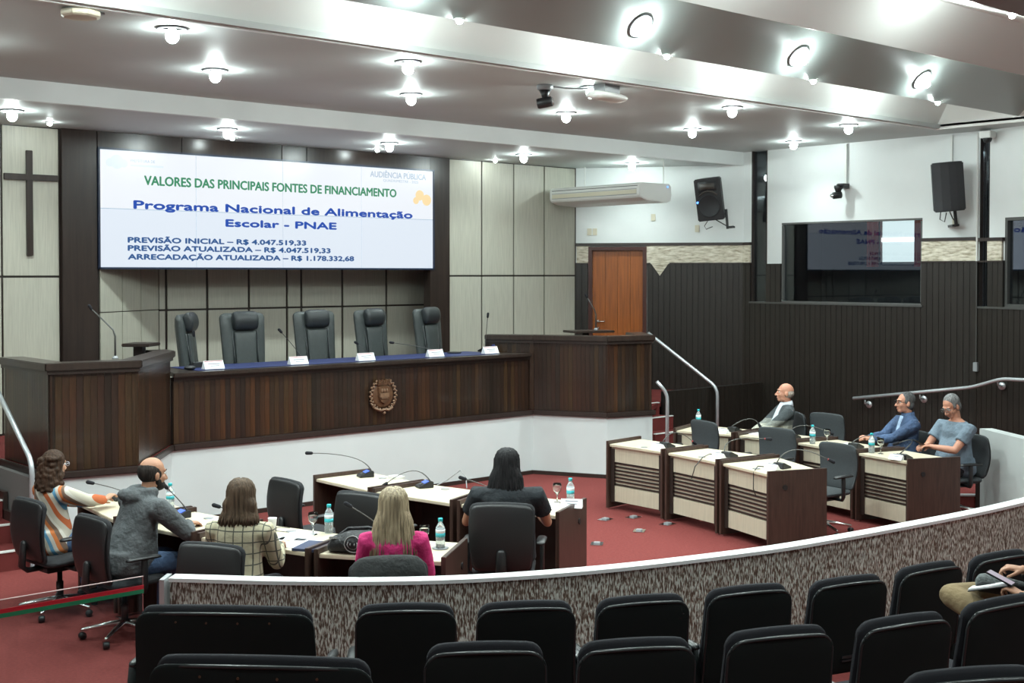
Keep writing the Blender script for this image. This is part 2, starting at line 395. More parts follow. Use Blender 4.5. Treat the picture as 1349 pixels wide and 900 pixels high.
# crest on the counter
cr = thing('carved_crest', 'round carved bronze-brown crest on the dais counter front', 'emblem', (8.85, 12.43, 1.225))
RX = Matrix.Rotation(pi/2, 3, 'X')
MB().lathe([(.15, 0), (.165, .012), (.165, .02), (.14, .028), (.05, .03)], 28, M=RX).build('disc', gold_wood, cr, True)
wr = MB()
for k in range(46):
    a = radians(-90)+2*pi*k/46
    if abs(math.sin(a)-1) < .06: continue
    rr = .175+.018*(k % 2)
    wr.ell((rr*cos(a), -.035, rr*sin(a)*1.02), (.022, .012, .013), Matrix.Rotation(-a+.7*(1 if k % 2 else -1), 3, 'Y'), 8, 5)
for k in range(18):
    a = radians(-150+k*120/17); wr.ell((.20*cos(a), -.03, .195*sin(a)), (.016, .012, .012), None, 8, 5)
wr.build('leaf_wreath', gold_light, cr, True)
sh = [(-.085, .10), (-.05, .118), (0, .122), (.05, .118), (.085, .10), (.08, -.02), (.05, -.085), (0, -.115), (-.05, -.085), (-.08, -.02)]
sm_ = MB(); n_ = len(sh)
sm_.add([(x, -.03, z) for x, z in sh]+[(x*.9, -.055, z*.9) for x, z in sh], [tuple(range(n_)), tuple(range(n_, 2*n_))[::-1]]+[(i, n_+i, n_+(i+1) % n_, (i+1) % n_) for i in range(n_)])
sm_.build('shield', gold_wood, cr)
q = MB().box(0, -.06, .0, .13, .012, .05).box(0, -.06, -.035, .10, .014, .012)
for x in (-.035, 0, .035): q.ell((x, -.062, .055), (.016, .01, .024), None, 8, 6)
q.build('shield_relief', gold_light, cr)
q = MB()
for x in range(-3, 4): q.box(x*.026, -.045, .155+.012*(x % 2), .02, .03, .045)
q.box(0, -.04, .13, .19, .03, .018); q.build('crown', gold_wood, cr)
MB().tube([(-.12, -.05, -.16), (-.06, -.06, -.185), (0, -.06, -.175), (.06, -.06, -.185), (.12, -.05, -.16)], .014, 8, 'round').ell((0, -.055, -.215), (.02, .012, .018)).build('ribbon', gold_light, cr, True)
# ---- stage wall
W = 14.42
struct('wall_stage', MB().b2(-3.2, 6.11, W, W+.1, 0, ZC).b2(11.09, 14.2, W, W+.1, 0, ZC).b2(6.11, 11.09, W, W+.1, 2.80, ZC), dark_trim)
ws = bpy.data.objects['wall_stage']
def panel(parent, x0, x1, z0, z1, y=W, g=.012, A=None, name='panel'):
    MB().b2(x0+g, x1-g, y-.022, y, z0+g, z1-g).build(name, cream, parent, bevel=.003)
for a, b in ((2.5, 3.15), (3.15, 3.77), (3.77, 4.40), (4.40, 5.03), (5.03, 5.69)):
    panel(ws, a, b, .87, 2.66); panel(ws, a, b, 2.66, ZS)
xs_ = [11.45, 12.09, 12.73, 13.37, 14.05]
for a, b in zip(xs_[:-1], xs_[1:]):
    panel(ws, a, b, .87, 2.66); panel(ws, a, b, 2.66, ZS)
struct('trim_2', MB().b2(5.70, 6.12, W-.07, W, .86, ZS), dark_gloss, bevel=.004)
struct('trim_3', MB().b2(11.08, 11.44, W-.07, W, .86, ZS), dark_gloss, bevel=.004)
hd = struct('trim_4', MB().b2(6.12, 11.08, W-.06, W, 4.17, ZS), dark_trim)
for a, b in ((6.12, 7.20), (7.20, 8.62), (8.62, 9.0), (9.0, 11.08)):
    MB().b2(a+.006, b-.006, W-.078, W-.06, 4.19, ZS-.005).build('header_panel', dark_gloss, hd, bevel=.002)
# niche below the video wall
NY = 15.12
struct('wall_niche', MB().prism([(6.11, W+.0), (6.16, W+.0), (7.24, NY), (7.2, NY+.1), (6.05, W+.1)], .86, 2.9).b2(7.2, 12.0, NY, NY+.1, .86, 2.9).b2(6.0, 12.0, W+.1, NY+.1, 2.82, 2.9), dark_trim)
wn = bpy.data.objects['wall_niche']
def panel_ab(parent, A, B, s0, s1, z0, z1, m=cream, name='panel', t=.02, off=-.022):
    wall_rects(MB(), A, B, [(s0, s1, z0, z1)], t, off).build(name, m, parent, bevel=.003)
nd = sqrt((7.24-6.16)**2+(NY-W)**2)
sp = [0.0, nd*.36, nd*.68, nd]
for a, b in zip(sp[:-1], sp[1:]):
    for z0, z1 in ((.87, 2.225), (2.235, 2.81)):
        panel_ab(wn, (6.16, W), (7.24, NY), a+.006, b-.006, z0, z1)
def px_niche(px):
    rx = (.6613+(px-674.5)/FPX*.7501); ry = (.7501-(px-674.5)/FPX*.6613); return rx/ry*NY
cols = [7.24]+[px_niche(p) for p in (218, 272, 327, 377, 396, 450, 508, 568, 620)]
for a, b in zip(cols[:-1], cols[1:]):
    for z0, z1 in ((.87, 2.21), (2.235, 2.81)):
        MB().b2(a+.017, b-.017, NY-.022, NY, z0, z1).build('panel', cream, wn, bevel=.003)
# ---- angled wall with the orange door
DA = (14.06, 14.40); DB = (15.62, 12.26); DL = sqrt((DB[0]-DA[0])**2+(DB[1]-DA[1])**2)
d0, d1 = .27, 1.08
wd = struct('wall_door', wall_rects(MB(), DA, DB, [(0, d0, 0, ZC), (d1, DL+.05, 0, ZC), (d0, d1, 3.07, ZC), (d0, d1, 0, .86)], .12), white_paint)
def ribs(parent, A, B, rects, wdt=.09, name='dado_planks'):
    mb = MB(); bk = MB()
    for s0, s1, z0, z1 in rects:
        n = max(1, round((s1-s0)/wdt)); ww = (s1-s0)/n
        wall_rects(mb, A, B, [(s0+ww*i+.003, s0+ww*(i+1)-.003, z0, z1) for i in range(n)], .02, -.035)
        wall_rects(bk, A, B, [(s0, s1, z0, z1)], .02, -.018)
    o = mb.build(name, dado_mat, parent); o['kind'] = 'stuff'
    bk.build('dado_backing', dado_back, parent); return o
ribs(wd, DA, DB, [(0, d0-.07, .86, 2.845), (d1+.07, DL+.02, .0, 2.845)])
wall_rects(MB(), DA, DB, [(-.0, DL+.03, 3.135, 3.18)], .05, -.05).build('rail_moulding', dark_trim, wd)
wall_rects(MB(), DA, DB, [(0, d0-.07, 2.845, 2.865), (d1+.07, d1+.12, 2.845, 2.865), (d1+.42, DL+.03, 2.845, 2.865)], .03, -.045).build('dado_cap', dark_trim, wd)
wall_rects(MB(), DA, DB, [(.02, d0-.05, 2.862, 3.135), (d1+.05, DL+.02, 2.862, 3.135)], .03, -.04).build('stone_band', stone, wd)
dv = (Vector(DB)-Vector(DA)).normalized(); nvv = Vector((-dv.y, dv.x))
tri = [(d1+.12, 2.87), (d1+.42, 2.87), (d1+.27, 2.66)]
vs = []
for o_ in (-.055, -.03):
    for s_, z_ in tri:
        p = Vector(DA)+dv*s_+nvv*o_; vs.append((p.x, p.y, z_))
MB().add(vs, [(0, 1, 2), (5, 4, 3), (0, 3, 4, 1), (1, 4, 5, 2), (2, 5, 3, 0)]).build('stone_point', stone, wd)
dr = struct('door_1', wall_rects(MB(), DA, DB, [(d0, d1, .86, 3.07)], .04, .03), door_wood)
for i in range(4):
    ww = (d1-d0)/4; wall_rects(MB(), DA, DB, [(d0+ww*i+.002, d0+ww*(i+1)-.002, .87, 3.05)], .02, .012).build('door_plank', door_wood, dr)
wall_rects(MB(), DA, DB, [(d0-.06, d0, .86, 3.12), (d1, d1+.06, .86, 3.12), (d0, d1, 3.065, 3.12)], .17, -.05).build('door_frame', door_frame_m, dr)
hp = Vector(DA)+dv*(d0+.10)+nvv*-.02
hm = MB().lathe([(.028, -.01), (.028, .01)], 14, (hp.x, hp.y, 1.93), Matrix.Rotation(pi/2, 3, 'X')).tube([(hp.x, hp.y, 1.93), (hp.x-nvv.x*.05, hp.y-nvv.y*.05, 1.93), (hp.x-nvv.x*.05+dv.x*.11, hp.y-nvv.y*.05+dv.y*.11, 1.93)], .011, 8)
hm.lathe([(.022, -.01), (.022, .01)], 14, (hp.x, hp.y, 1.82), Matrix.Rotation(pi/2, 3, 'X')); hm.build('door_handle', chrome, dr, True)
# ---- window wall
WA = (15.62, 12.28); WB = (15.62, 8.38); win_frame = mat('window_frame_grey', (.10, .10, .095), .4)
ww_ = struct('wall_window', wall_rects(MB(), WA, WB, [(0, .17, 0, ZC+.1), (.17, .47, 0, 2.26), (.47, .74, 0, ZC+.1), (.74, 3.09, 0, 2.26), (.74, 3.09, 3.46, ZC+.1), (3.09, 3.9, 0, ZC+.1)], .12), white_paint)
ribs(ww_, WA, WB, [(0, .17, 0, 2.845), (.17, .47, 0, 2.24), (.47, .74, 0, 2.845), (.74, 3.09, 0, 2.24), (3.09, 3.9, 0, 2.845)])
wall_rects(MB(), WA, WB, [(0, .17, 2.862, 3.135), (3.10, 3.9, 2.862, 3.135)], .03, -.04).build('stone_band', stone, ww_)
wall_rects(MB(), WA, WB, [(0, .17, 3.135, 3.18), (3.09, 3.9, 3.135, 3.18), (0, .17, 2.845, 2.865), (3.05, 3.9, 2.845, 2.865)], .05, -.05).build('rail_moulding', dark_trim, ww_)
w1 = struct('window_1', wall_rects(MB(), WA, WB, [(.74, 3.09, 2.26, 2.28), (.74, 3.09, 3.435, 3.46), (.74, .765, 2.30, 3.42), (3.065, 3.09, 2.30, 3.42)], .10, .0), win_frame)
wall_rects(MB(), WA, WB, [(.765, 3.065, 2.28, 3.435)], .01, .045).build('pane', booth_glass, w1)
wall_rects(MB(), WA, WB, [(.16, 3.12, 2.235, 2.262)], .06, -.05).build('window_sill', neck_metal, w1)
w2 = struct('window_2', wall_rects(MB(), WA, WB, [(.17, .19, 2.26, ZC), (.45, .47, 2.26, ZC)], .10, 0), walnut_dark)
wall_rects(MB(), WA, WB, [(.19, .45, 2.26, ZC)], .01, .05).build('pane', booth_glass, w2)
# second facet
SA = (15.62, 8.38); SB = (15.62-.231*9, 8.38-.973*9)
ws2 = struct('wall_right', wall_rects(MB(), SA, SB, [(0, .03, 0, ZC+.1), (.03, .19, 0, 2.26), (.19, .44, 0, ZC+.1), (.44, 2.8, 0, 2.26), (.44, 2.8, 3.42, ZC+.1), (2.8, 9, 0, ZC+.1)], .12), white_paint)
ribs(ws2, SA, SB, [(0, .03, 0, 2.845), (.03, .19, 0, 2.24), (.19, .44, 0, 2.845), (.44, 2.8, 0, 2.24), (2.8, 9, 0, 2.845)])
wall_rects(MB(), SA, SB, [(.19, .42, 2.862, 3.12), (2.82, 9, 2.862, 3.12)], .03, -.04).build('stone_band', stone, ws2)
wall_rects(MB(), SA, SB, [(.0, .44, 3.12, 3.165), (.0, .44, 2.845, 2.865)], .05, -.05).build('rail_moulding', dark_trim, ws2)
w3 = struct('window_3', wall_rects(MB(), SA, SB, [(.44, 2.8, 2.26, 2.30), (.44, 2.8, 3.38, 3.42), (.44, .48, 2.30, 3.38), (2.76, 2.8, 2.30, 3.38)], .10, 0), neck_metal)
wall_rects(MB(), SA, SB, [(.48, 2.76, 2.30, 3.38)], .01, .045).build('pane', booth_glass, w3)
wall_rects(MB(), SA, SB, [(.02, 2.8, 2.235, 2.262)], .06, -.05).build('window_sill', neck_metal, w3)
w4 = struct('window_4', wall_rects(MB(), SA, SB, [(.03, .04, 2.26, ZC), (.18, .19, 2.26, ZC)], .10, 0), walnut_dark)
wall_rects(MB(), SA, SB, [(.04, .18, 2.26, ZC)], .01, .05).build('pane', booth_glass, w4)
# dark booth behind the glass
booth_m = mat('booth_dark_wall', (.05, .05, .052), .7)
struct('wall_booth', MB().b2(17.9, 18, 4, 12.4, 1.9, 4.9).b2(15.78, 18, 12.42, 12.5, 1.9, 4.9).b2(15.78, 18, 3.9, 4, 1.9, 4.9).b2(15.78, 18, 4, 12.4, 1.85, 1.9).b2(15.78, 18, 4, 12.4, 4.8, 4.9), booth_m)
bw = struct('window_5', MB().b2(17.82, 17.9, 10.55, 10.59, 2.88, 3.62).b2(17.82, 17.9, 11.20, 11.24, 2.88, 3.62).b2(17.82, 17.9, 10.59, 11.20, 2.84, 2.88).b2(17.82, 17.9, 10.59, 11.20, 3.60, 3.64), white_plastic)
MB().b2(17.84, 17.86, 10.59, 11.2, 2.88, 3.60).build('lit_pane', mat('lit_window', (.1, .1, .1), .5, emit=1.25, ecol=(.85, 1.0, .98)), bw)
MB().b2(17.80, 17.83, 10.59, 11.2, 3.20, 3.27).build('window_bar', mat('lit_bar', (.3, .3, .3), .5, emit=2.4, ecol=(.95, 1, 1)), bw)
def curtain(y0, y1, label):
    mb = MB(); n = 14
    vs = []; fs = []
    for i in range(n+1):
        y = y0+(y1-y0)*i/n; x = 17.74+.025*sin(i*2.2)
        vs += [(x, y, 2.80), (x, y, 3.72), (x+.01, y, 2.80), (x+.01, y, 3.72)]
    for i in range(n):
        a = i*4; fs += [(a, a+4, a+5, a+1), (a+2, a+3, a+7, a+6), (a, a+2, a+6, a+4), (a+1, a+5, a+7, a+3)]
    o = mb.add(vs, fs).build('curtain', mat('red_curtain', (.6, .05, .02), .8, emit=0), None, True); tag(o, label, 'curtain')
curtain(11.22, 11.42, 'red curtain on the left side of the lit window in the booth')
curtain(10.36, 10.57, 'red curtain on the right side of the lit window in the booth')
bl = bpy.data.lights.new('booth_fill', 'POINT'); bl.energy = 3; bl.shadow_soft_size = .1; bo_ = bpy.data.objects.new('booth_fill', bl); COL.objects.link(bo_); bo_.location = (17.2, 10.9, 4.2)  # unseen fill light added to brighten the red curtains
# far walls of the room (left, behind) for bounce light and reflections
struct('wall_left', MB().b2(-3.2, -3.1, -5, 15, 0, 5.4), white_paint)
struct('wall_back', MB().b2(-3.2, 16, -5, -4.9, 0, 5.4), white_paint)
struct('wall_right_rear', MB().b2(13.5, 13.62, -5, -.4, 0, 5.4), white_paint)
# ---- ceiling
struct('ceiling', MB().b2(-3.2, 15.75, 8.55, 15.3, ZC, ZC+.05).b2(14.95, 15.8, -5, 8.55, ZC, ZC+.05), dimmed_ceiling)
struct('ceiling_soffit', MB().prism([(-3.2, 12.33), (15.57, 12.33), (14.06, 14.45), (11.0, 15.2), (-3.2, 15.2)], ZS, ZS+.04), dimmed_ceiling)
struct('trim_5', MB().b2(-3.2, 15.60, 12.26, 12.33, ZS-.005, ZC), white_paint)
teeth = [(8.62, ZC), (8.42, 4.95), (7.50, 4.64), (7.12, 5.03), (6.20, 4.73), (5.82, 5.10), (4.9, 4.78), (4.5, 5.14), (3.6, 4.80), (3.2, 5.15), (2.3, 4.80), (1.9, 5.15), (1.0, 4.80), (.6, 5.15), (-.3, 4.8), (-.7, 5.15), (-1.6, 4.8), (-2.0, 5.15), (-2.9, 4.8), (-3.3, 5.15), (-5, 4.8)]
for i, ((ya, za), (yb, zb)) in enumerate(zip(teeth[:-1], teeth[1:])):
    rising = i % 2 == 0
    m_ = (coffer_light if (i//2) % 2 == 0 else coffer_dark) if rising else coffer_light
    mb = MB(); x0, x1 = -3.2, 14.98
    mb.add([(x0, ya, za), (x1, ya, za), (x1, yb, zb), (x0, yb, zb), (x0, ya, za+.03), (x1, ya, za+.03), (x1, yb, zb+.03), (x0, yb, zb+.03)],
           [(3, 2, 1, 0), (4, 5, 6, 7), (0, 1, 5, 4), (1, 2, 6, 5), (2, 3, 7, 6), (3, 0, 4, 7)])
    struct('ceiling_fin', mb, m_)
struct('trim_6', MB().b2(-3.2, 15.0, 8.60, 8.64, ZC-.012, ZC+.02).b2(14.94, 14.98, -5, 8.6, ZC-.012, ZC+.02), white_plastic)
struct('ceiling_gable', MB().b2(14.95, 15.0, -5, 8.62, ZC, 5.25), coffer_light)
struct('ceiling_void', MB().b2(-3.2, 16, -5, 15.3, 5.3, 5.4), white_paint)
# ---- parapet (curved), inner centreline measured on its top
PC = [(3.30, 7.22), (3.45, 7.06), (4.02, 6.45), (4.72, 5.89), (5.60, 5.47), (6.72, 5.15), (7.45, 5.03), (8.25, 4.94), (9.2, 4.86), (10.3, 4.84), (11.4, 4.86)]
def catmull(P, n=6):
    out = []; P = [Vector((*p, 0)) for p in P]; Q = [2*P[0]-P[1]]+P+[2*P[-1]-P[-2]]
    for i in range(1, len(Q)-2):
        for k in range(n):
            t = k/n; a, b, c, d = Q[i-1:i+3]
            out.append(.5*((2*b)+(-a+c)*t+(2*a-5*b+4*c-d)*t*t+(-a+3*b-3*c+d)*t**3))
    out.append(Q[-2]); return [(p.x, p.y) for p in out]
PCs = catmull(PC[1:], 9)
pw = struct('wall_parapet', shell(MB(), PCs, 0, .827, .085, over=.0), grafiato)
struct('trim_7', shell(MB(), PCs, .827, .85, .095, over=.02), ledge_white)
ex, ey = PCs[0]
struct('trim_8', MB().box(ex-.01, ey+.035, .425, .03, .16, .85, radians(-43)), steel_grey)
# grey block of the parapet on the right side of the chamber
struct('wall_entry', MB().prism([(13.42, 7.16), (12.85, 6.30), (12.40, 5.3), (12.2, 4.4), (12.32, 4.35), (12.52, 5.25), (12.98, 6.24), (13.55, 7.08)], 0, .93), mat('entry_grey_paint', (.50, .53, .52), .55, noise=.05, nscale=3))
struct('trim_9', MB().b2(13.41, 13.45, 7.14, 7.20, 0, .40), dark_trim)
# step on the right
st = struct('floor_step', MB().prism([(12.75, 7.9), (13.5, 7.15), (13.6, 5.0), (15.5, 5.0), (15.5, 7.8)], 0, .15), carpet)
MB().tube([(12.80, 7.86, .155), (13.46, 7.20, .155)], .018, 6).build('step_nosing', steel_grey, st)
# ---- audience platforms
def ring(off0, off1, z):
    P = [Vector((*p, 0)) for p in PCs]; a = []; b = []
    for i, p in enumerate(P):
        d = (P[min(i+1, len(P)-1)]-P[max(i-1, 0)]).normalized(); n = Vector((d.y, -d.x, 0))
        a.append(p+n*off0); b.append(p+n*off1)
    mb = MB()
    for i in range(len(P)-1):
        q = [a[i], a[i+1], b[i+1], b[i]]
        mb.add([(v.x, v.y, zz) for zz in (0.0, z) for v in q], [(3, 2, 1, 0), (4, 5, 6, 7), (0, 1, 5, 4), (1, 2, 6, 5), (2, 3, 7, 6), (3, 0, 4, 7)])
    return mb
struct('floor_tier', ring(1.62, 2.66, .14), carpet)
struct('floor_tier', ring(2.72, 4.2, .38), carpet)
# ---- stairs at the left
sl = struct('stairs', MB(), carpet_tile) if False else None
stl = thing('stairs', 'red carpeted steps with pale nosings left of the dais', 'stairs')
for k, (yy, zz) in enumerate(((11.49, .17), (11.87, .34), (12.24, .51), (12.60, .68))):
    o = MB().b2(2.3, 4.26, yy, yy+.40 if k < 3 else 12.98, 0, zz).build('step', carpet_tile, stl)
    MB().b2(2.3, 4.26, yy-.006, yy+.035, zz, zz+.014).build('nosing', white_plastic, o)
MB().prism([(2.3, 12.98), (4.4, 12.98), (4.4, 14.3), (2.3, 14.3)], .0, .79).build('landing_riser', carpet_tile, stl)
bk = MB()
for yy, zz in ((11.49, .17), (11.87, .34), (12.24, .51), (12.60, .68)):
    bk.b2(4.26, 4.30, yy-.03, yy+.40, zz-.17, zz+.09)
bk.build('stringer', dark_trim, stl)
struct('wall_stair_side', MB().add([(4.31, 11.44, 0), (4.39, 11.44, 0), (4.39, 12.9, 0), (4.31, 12.9, 0), (4.31, 11.44, .80), (4.39, 11.44, .80), (4.39, 12.9, .80), (4.31, 12.9, .80)],
       [(3, 2, 1, 0), (4, 5, 6, 7), (0, 1, 5, 4), (1, 2, 6, 5), (2, 3, 7, 6), (3, 0, 4, 7)]), mat('stair_side_grey', (.16, .155, .15), .6))
# stairs at the right, behind the right podium
strr = thing('stairs', 'red carpeted steps rising behind the right podium by the dark wall', 'stairs')
for yy, zz in ((10.90, .17), (11.15, .34), (11.42, .51), (11.68, .69), (11.94, .855)):
    o = MB().b2(12.66, 13.32, yy, 12.2, 0, zz).build('step', carpet_tile, strr); MB().b2(12.66, 13.32, yy-.006, yy+.035, zz, zz+.012).build('nosing', white_plastic, o)
gw = struct('wall_guard', MB().b2(13.36, 15.6, 11.90, 11.95, 0, 1.02).b2(12.62, 13.36, 12.30, 12.35, .86, 1.25), dado_back)
ribs(gw, (13.34, 11.90), (15.6, 11.90), [(0, 2.24, 0, 1.02)])
# ---- handrails
def rail(label, pts, r=.024):
    P = [Vector(p) for p in pts]; out = [P[0]]
    for i in range(1, len(P)-1):
        a = (P[i-1]-P[i]); b = (P[i+1]-P[i]); k = min(.12, a.length*.45, b.length*.45); a.normalize(); b.normalize()
        for t in (0, .25, .5, .75, 1):
            out.append((P[i]+a*k)*(1-t)**2+P[i]*2*t*(1-t)+(P[i]+b*k)*t*t)
    out.append(P[-1]); t_ = thing('handrail', label, 'handrail')
    MB().tube(out, r, 10).build('rail', steel_grey, t_, True); return t_
r_ = rail('pale metal handrail on the left stairs in front of the podium', [(4.24, 11.42, 0), (4.24, 11.42, .98), (4.24, 12.9, 1.98)]); MB().lathe([(.05, 0), (.05, .012), (.03, .02)], 12, (4.24, 11.42, 0)).build('floor_flange', steel_grey, r_)
r_ = rail('long pale metal handrail sloping down to the right of the right podium', [(14.37, 11.75, 0), (14.37, 11.75, 1.02), (14.06, 12.62, 1.68), (14.0, 12.78, 1.80)]); MB().lathe([(.05, 0), (.05, .012), (.03, .02)], 12, (14.37, 11.75, 0)).build('floor_flange', steel_grey, r_)
r_ = rail('short pale metal handrail post at the corner of the right podium', [(12.56, 11.12, 0), (12.56, 11.12, 1.10), (12.44, 11.20, 1.26)]); MB().lathe([(.05, 0), (.05, .012), (.03, .02)], 12, (12.56, 11.12, 0)).build('floor_flange', steel_grey, r_)
hr = rail('wall-mounted metal handrail on the dark right wall behind the seated men', [(15.48, 10.18, .91), (15.48, 8.77, 1.13), (15.40, 8.33, 1.20), (15.27, 7.85, 1.35), (15.1, 7.3, 1.37), (14.9, 6.5, 1.37)])
for (x, y, z) in ((15.50, 10.0, .90), (15.50, 9.14, 1.04), (15.36, 7.95, 1.31)):
    o = MB().tube([(x, y, z), (x, y, z-.05), (x+.09, y-.01, z-.07)], .012, 8).lathe([(.05, 0), (.05, .02)], 14, (x+.10, y-.01, z-.07), Matrix.Rotation(-pi/2, 3, 'Y')).build('bracket', steel_grey, hr, True)
# ---- glass barrier at the left of the parapet
gb = thing('glass_barrier', 'clear glass barrier with red and green tape left of the parapet', 'barrier')
def slab_line(A, B, z0, z1, t, name, m):
    return wall_rects(MB(), A, B, [(0, (Vector(B)-Vector(A)).length, z0, z1)], t, 0).build(name, m, gb)
GA = (1.9, 7.205); GB = (3.34, 7.19)
slab_line(GA, GB, .05, .85, .012, 'pane', rail_glass)
slab_line((1.9, 7.197), (3.34, 7.182), .775, .80, .004, 'red_tape', mat('red_tape', (.50, .012, .025), .5))
slab_line((1.9, 7.197), (3.34, 7.182), .750, .775, .004, 'green_tape', mat('green_tape', (.015, .20, .09), .5))
slab_line((1.9, 7.2), (3.34, 7.185), .85, .8535, .012, 'top_edge', mat('glass_edge_pink', (.45, .33, .32), .4))
#PART3
# ============================================================ VIDEO WALL
vw = thing('video_wall', 'large video wall above the dais showing a slide of school meal funding', 'video wall', (6.15, 14.34, 2.77))
VW, VH = 4.97, 1.40
MB().b2(0, VW, .012, .09, 0, VH).build('housing', black_plastic, vw)
MB().b2(-.02, VW+.02, -.012, .03, VH, VH+.022).b2(-.02, VW+.02, -.012, .03, -.022, 0).b2(-.022, 0, -.012, .03, -.02, VH+.02).b2(VW, VW+.022, -.012, .03, -.02, VH+.02).build('bezel', mat('bezel_navy', (.02, .03, .06), .3), vw)
for i in range(4):
    for j in range(2):
        MB().b2(VW/4*i+.004, VW/4*(i+1)-.004, 0, .012, VH/2*j+.004, VH/2*(j+1)-.004).build('display', screen_white if j else screen_white2, vw)
MB().b2(0, VW, .008, .013, 0, VH).build('joint_lines', screen_joint, vw)
def tx(body, x0, x1, z, size, m, bold=.0): # x in fractions of the wall, z baseline fraction from the bottom
    return text_mesh(body, size, m, 'slide_text', vw, (VW*x0, -.003, VH*z), width=VW*(x1-x0), bold=bold, ext=.0008)
def fx(px):
    rx = (.6613+(px-674.5)/FPX*.7501); ry = (.7501-(px-674.5)/FPX*.6613); return (rx/ry*14.34-6.15)/VW
tx('VALORES DAS PRINCIPAIS FONTES DE FINANCIAMENTO', fx(191), fx(522), .715, .158, screen_green, .004)
tx('Programa Nacional de Alimentação', fx(177), fx(543), .508, .135, screen_blue, .0062)
tx('Escolar - PNAE', fx(298), fx(443), .375, .125, screen_blue, .0062)
tx('PREVISÃO INICIAL – R$ 4.047.519,33', fx(169), fx(403), .215, .088, screen_navy, .0045)
tx('PREVISÃO ATUALIZADA – R$ 4.047.519,33', fx(169), fx(435), .145, .088, screen_navy, .0045)
tx('ARRECADAÇÃO ATUALIZADA – R$ 1.178.332,68', fx(169), fx(466), .07, .088, screen_navy, .0045)
tx('AUDIÊNCIA PÚBLICA', fx(488), fx(561), .905, .115, screen_pale, .0012)
tx('QUADRIMESTRE - 2025', fx(505), fx(551), .865, .05, screen_pale, .0)
tx('PREFEITURA DE', fx(173), fx(205), .905, .05, screen_pale, .0)
MB().b2(VW*fx(173), VW*fx(216), -.003, 0, VH*.868, VH*.885).build('slide_line', screen_paler, vw)
q = MB()
for k, (cx, cz, r) in enumerate(((fx(155), .90, .085), (fx(146), .89, .05), (fx(164), .89, .05))):
    q.lathe([(r, 0), (r, .002)], 20, (VW*cx, -.001-.001*k, VH*cz), RX)
q.build('slide_emblem', screen_paler, vw)
q = MB()
for k, (cx, cz, r) in enumerate(((fx(553), .745, .075), (fx(562), .70, .08), (fx(548), .69, .05))):
    q.lathe([(r, 0), (r, .002)], 20, (VW*cx, -.001-.001*k, VH*cz), RX)
q.build('slide_coin_picture', screen_orange, vw)
# cross
crs = MB().b2(5.30, 5.37, W-.06, W-.024, 2.90, 4.10).b2(5.05, 5.66, W-.062, W-.024, 3.76, 3.83)
tag(crs.build('cross', dark_gloss, None, bevel=.004), 'plain dark wooden cross on the cream panels at the left', 'cross')
# ============================================================ CEILING LIGHTS
LUSED = {}
def make_downlight():
    t = thing('ceiling_light', '', 'ceiling light')
    MB().lathe([(.115, 0), (.12, -.012), (.105, -.018), (.095, -.004), (.095, 0)], 24).build('rim', grey_plastic, t, True)
    MB().lathe([(.03, .0), (.03, -.02)], 12).build('socket', white_plastic, t, True)
    b = MB().ell((0, 0, -.062), (.052, .052, .058), None, 12, 8).build('bulb', bulb_m, t, True)
    return t
def make_spotlight():
    t = thing('small_ceiling_spot', '', 'ceiling light')
    MB().lathe([(.04, 0), (.042, -.01), (.032, -.012)], 16).build('rim', white_plastic, t, True)
    MB().ell((0, 0, -.022), (.026, .026, .022), None, 10, 6).build('bulb', small_bulb, t, True)
    return t
DLT = make_downlight(); SLT = make_spotlight()
def lamp_beam(loc, power, size=2.5):
    l = bpy.data.lights.new('beam', 'SPOT'); l.energy = power; l.spot_size = size; l.spot_blend = .8; l.shadow_soft_size = .05; l.color = (.86, 1, .975)
    o = bpy.data.objects.new('beam', l); COL.objects.link(o); o.location = loc; return o
names = ['first', 'second', 'third', 'fourth', 'fifth', 'sixth', 'seventh']
def in_photo(x, y, z):
    v = Vector((x, y, z-2.7)); d = v.x*.6613+v.y*.7501; px = 674.5+FPX*(v.x*.7501-v.y*.6613)/d; py = 360-FPX*v.z/d
    return 0 < px < 1349 and 0 < py < 900
def row_labels(pts, seen, unseen):
    vis = [in_photo(*p) for p in pts]; out = []; nv = 0; nl = vis.index(True) if True in vis else len(vis)
    for i, v in enumerate(vis):
        if v: out.append(seen % names[nv]); nv += 1
        elif i < nl: out.append(unseen % (names[nl-1-i]+' one beyond the left edge'))
        else: out.append(unseen % 'one beyond the right edge')
    return out
rows = [('back row of the stage-side ceiling', [(3.3, 10.55), (5.62, 10.52), (7.91, 10.57), (10.18, 10.59), (12.56, 10.7), (14.82, 10.75)]),
        ('front row of the stage-side ceiling', [(-1.2, 8.95), (2.1, 8.95), (4.42, 8.95), (6.68, 8.97), (8.98, 8.98), (11.25, 9.0), (13.70, 9.1)])]
for rn, pts in rows:
    for (x, y), lb in zip(pts, row_labels([(x, y, ZC) for x, y in pts], '%s lit downlight from the left in the '+rn, 'lit downlight of the '+rn+', %s')):
        place(DLT, LUSED, (x, y, ZC), 0, lb, 'downlights in the flat ceiling')
        lamp_beam((x, y, ZC-.16), SPOTW*(.32 if x > 14 else 1))
pts = [(2.2, 13.1), (4.69, 13.1), (7.17, 13.13), (9.5, 13.16), (11.84, 13.18), (14.0, 13.12)]
for (x, y), lb in zip(pts, row_labels([(x, y, ZS) for x, y in pts], '%s lit downlight from the left under the stage soffit', 'lit downlight under the stage soffit, %s')):
    place(DLT, LUSED, (x, y, ZS), 0, lb, 'downlights in the stage soffit')
    lamp_beam((x, y, ZS-.16), SPOTW*(.28 if x > 13 else .55))
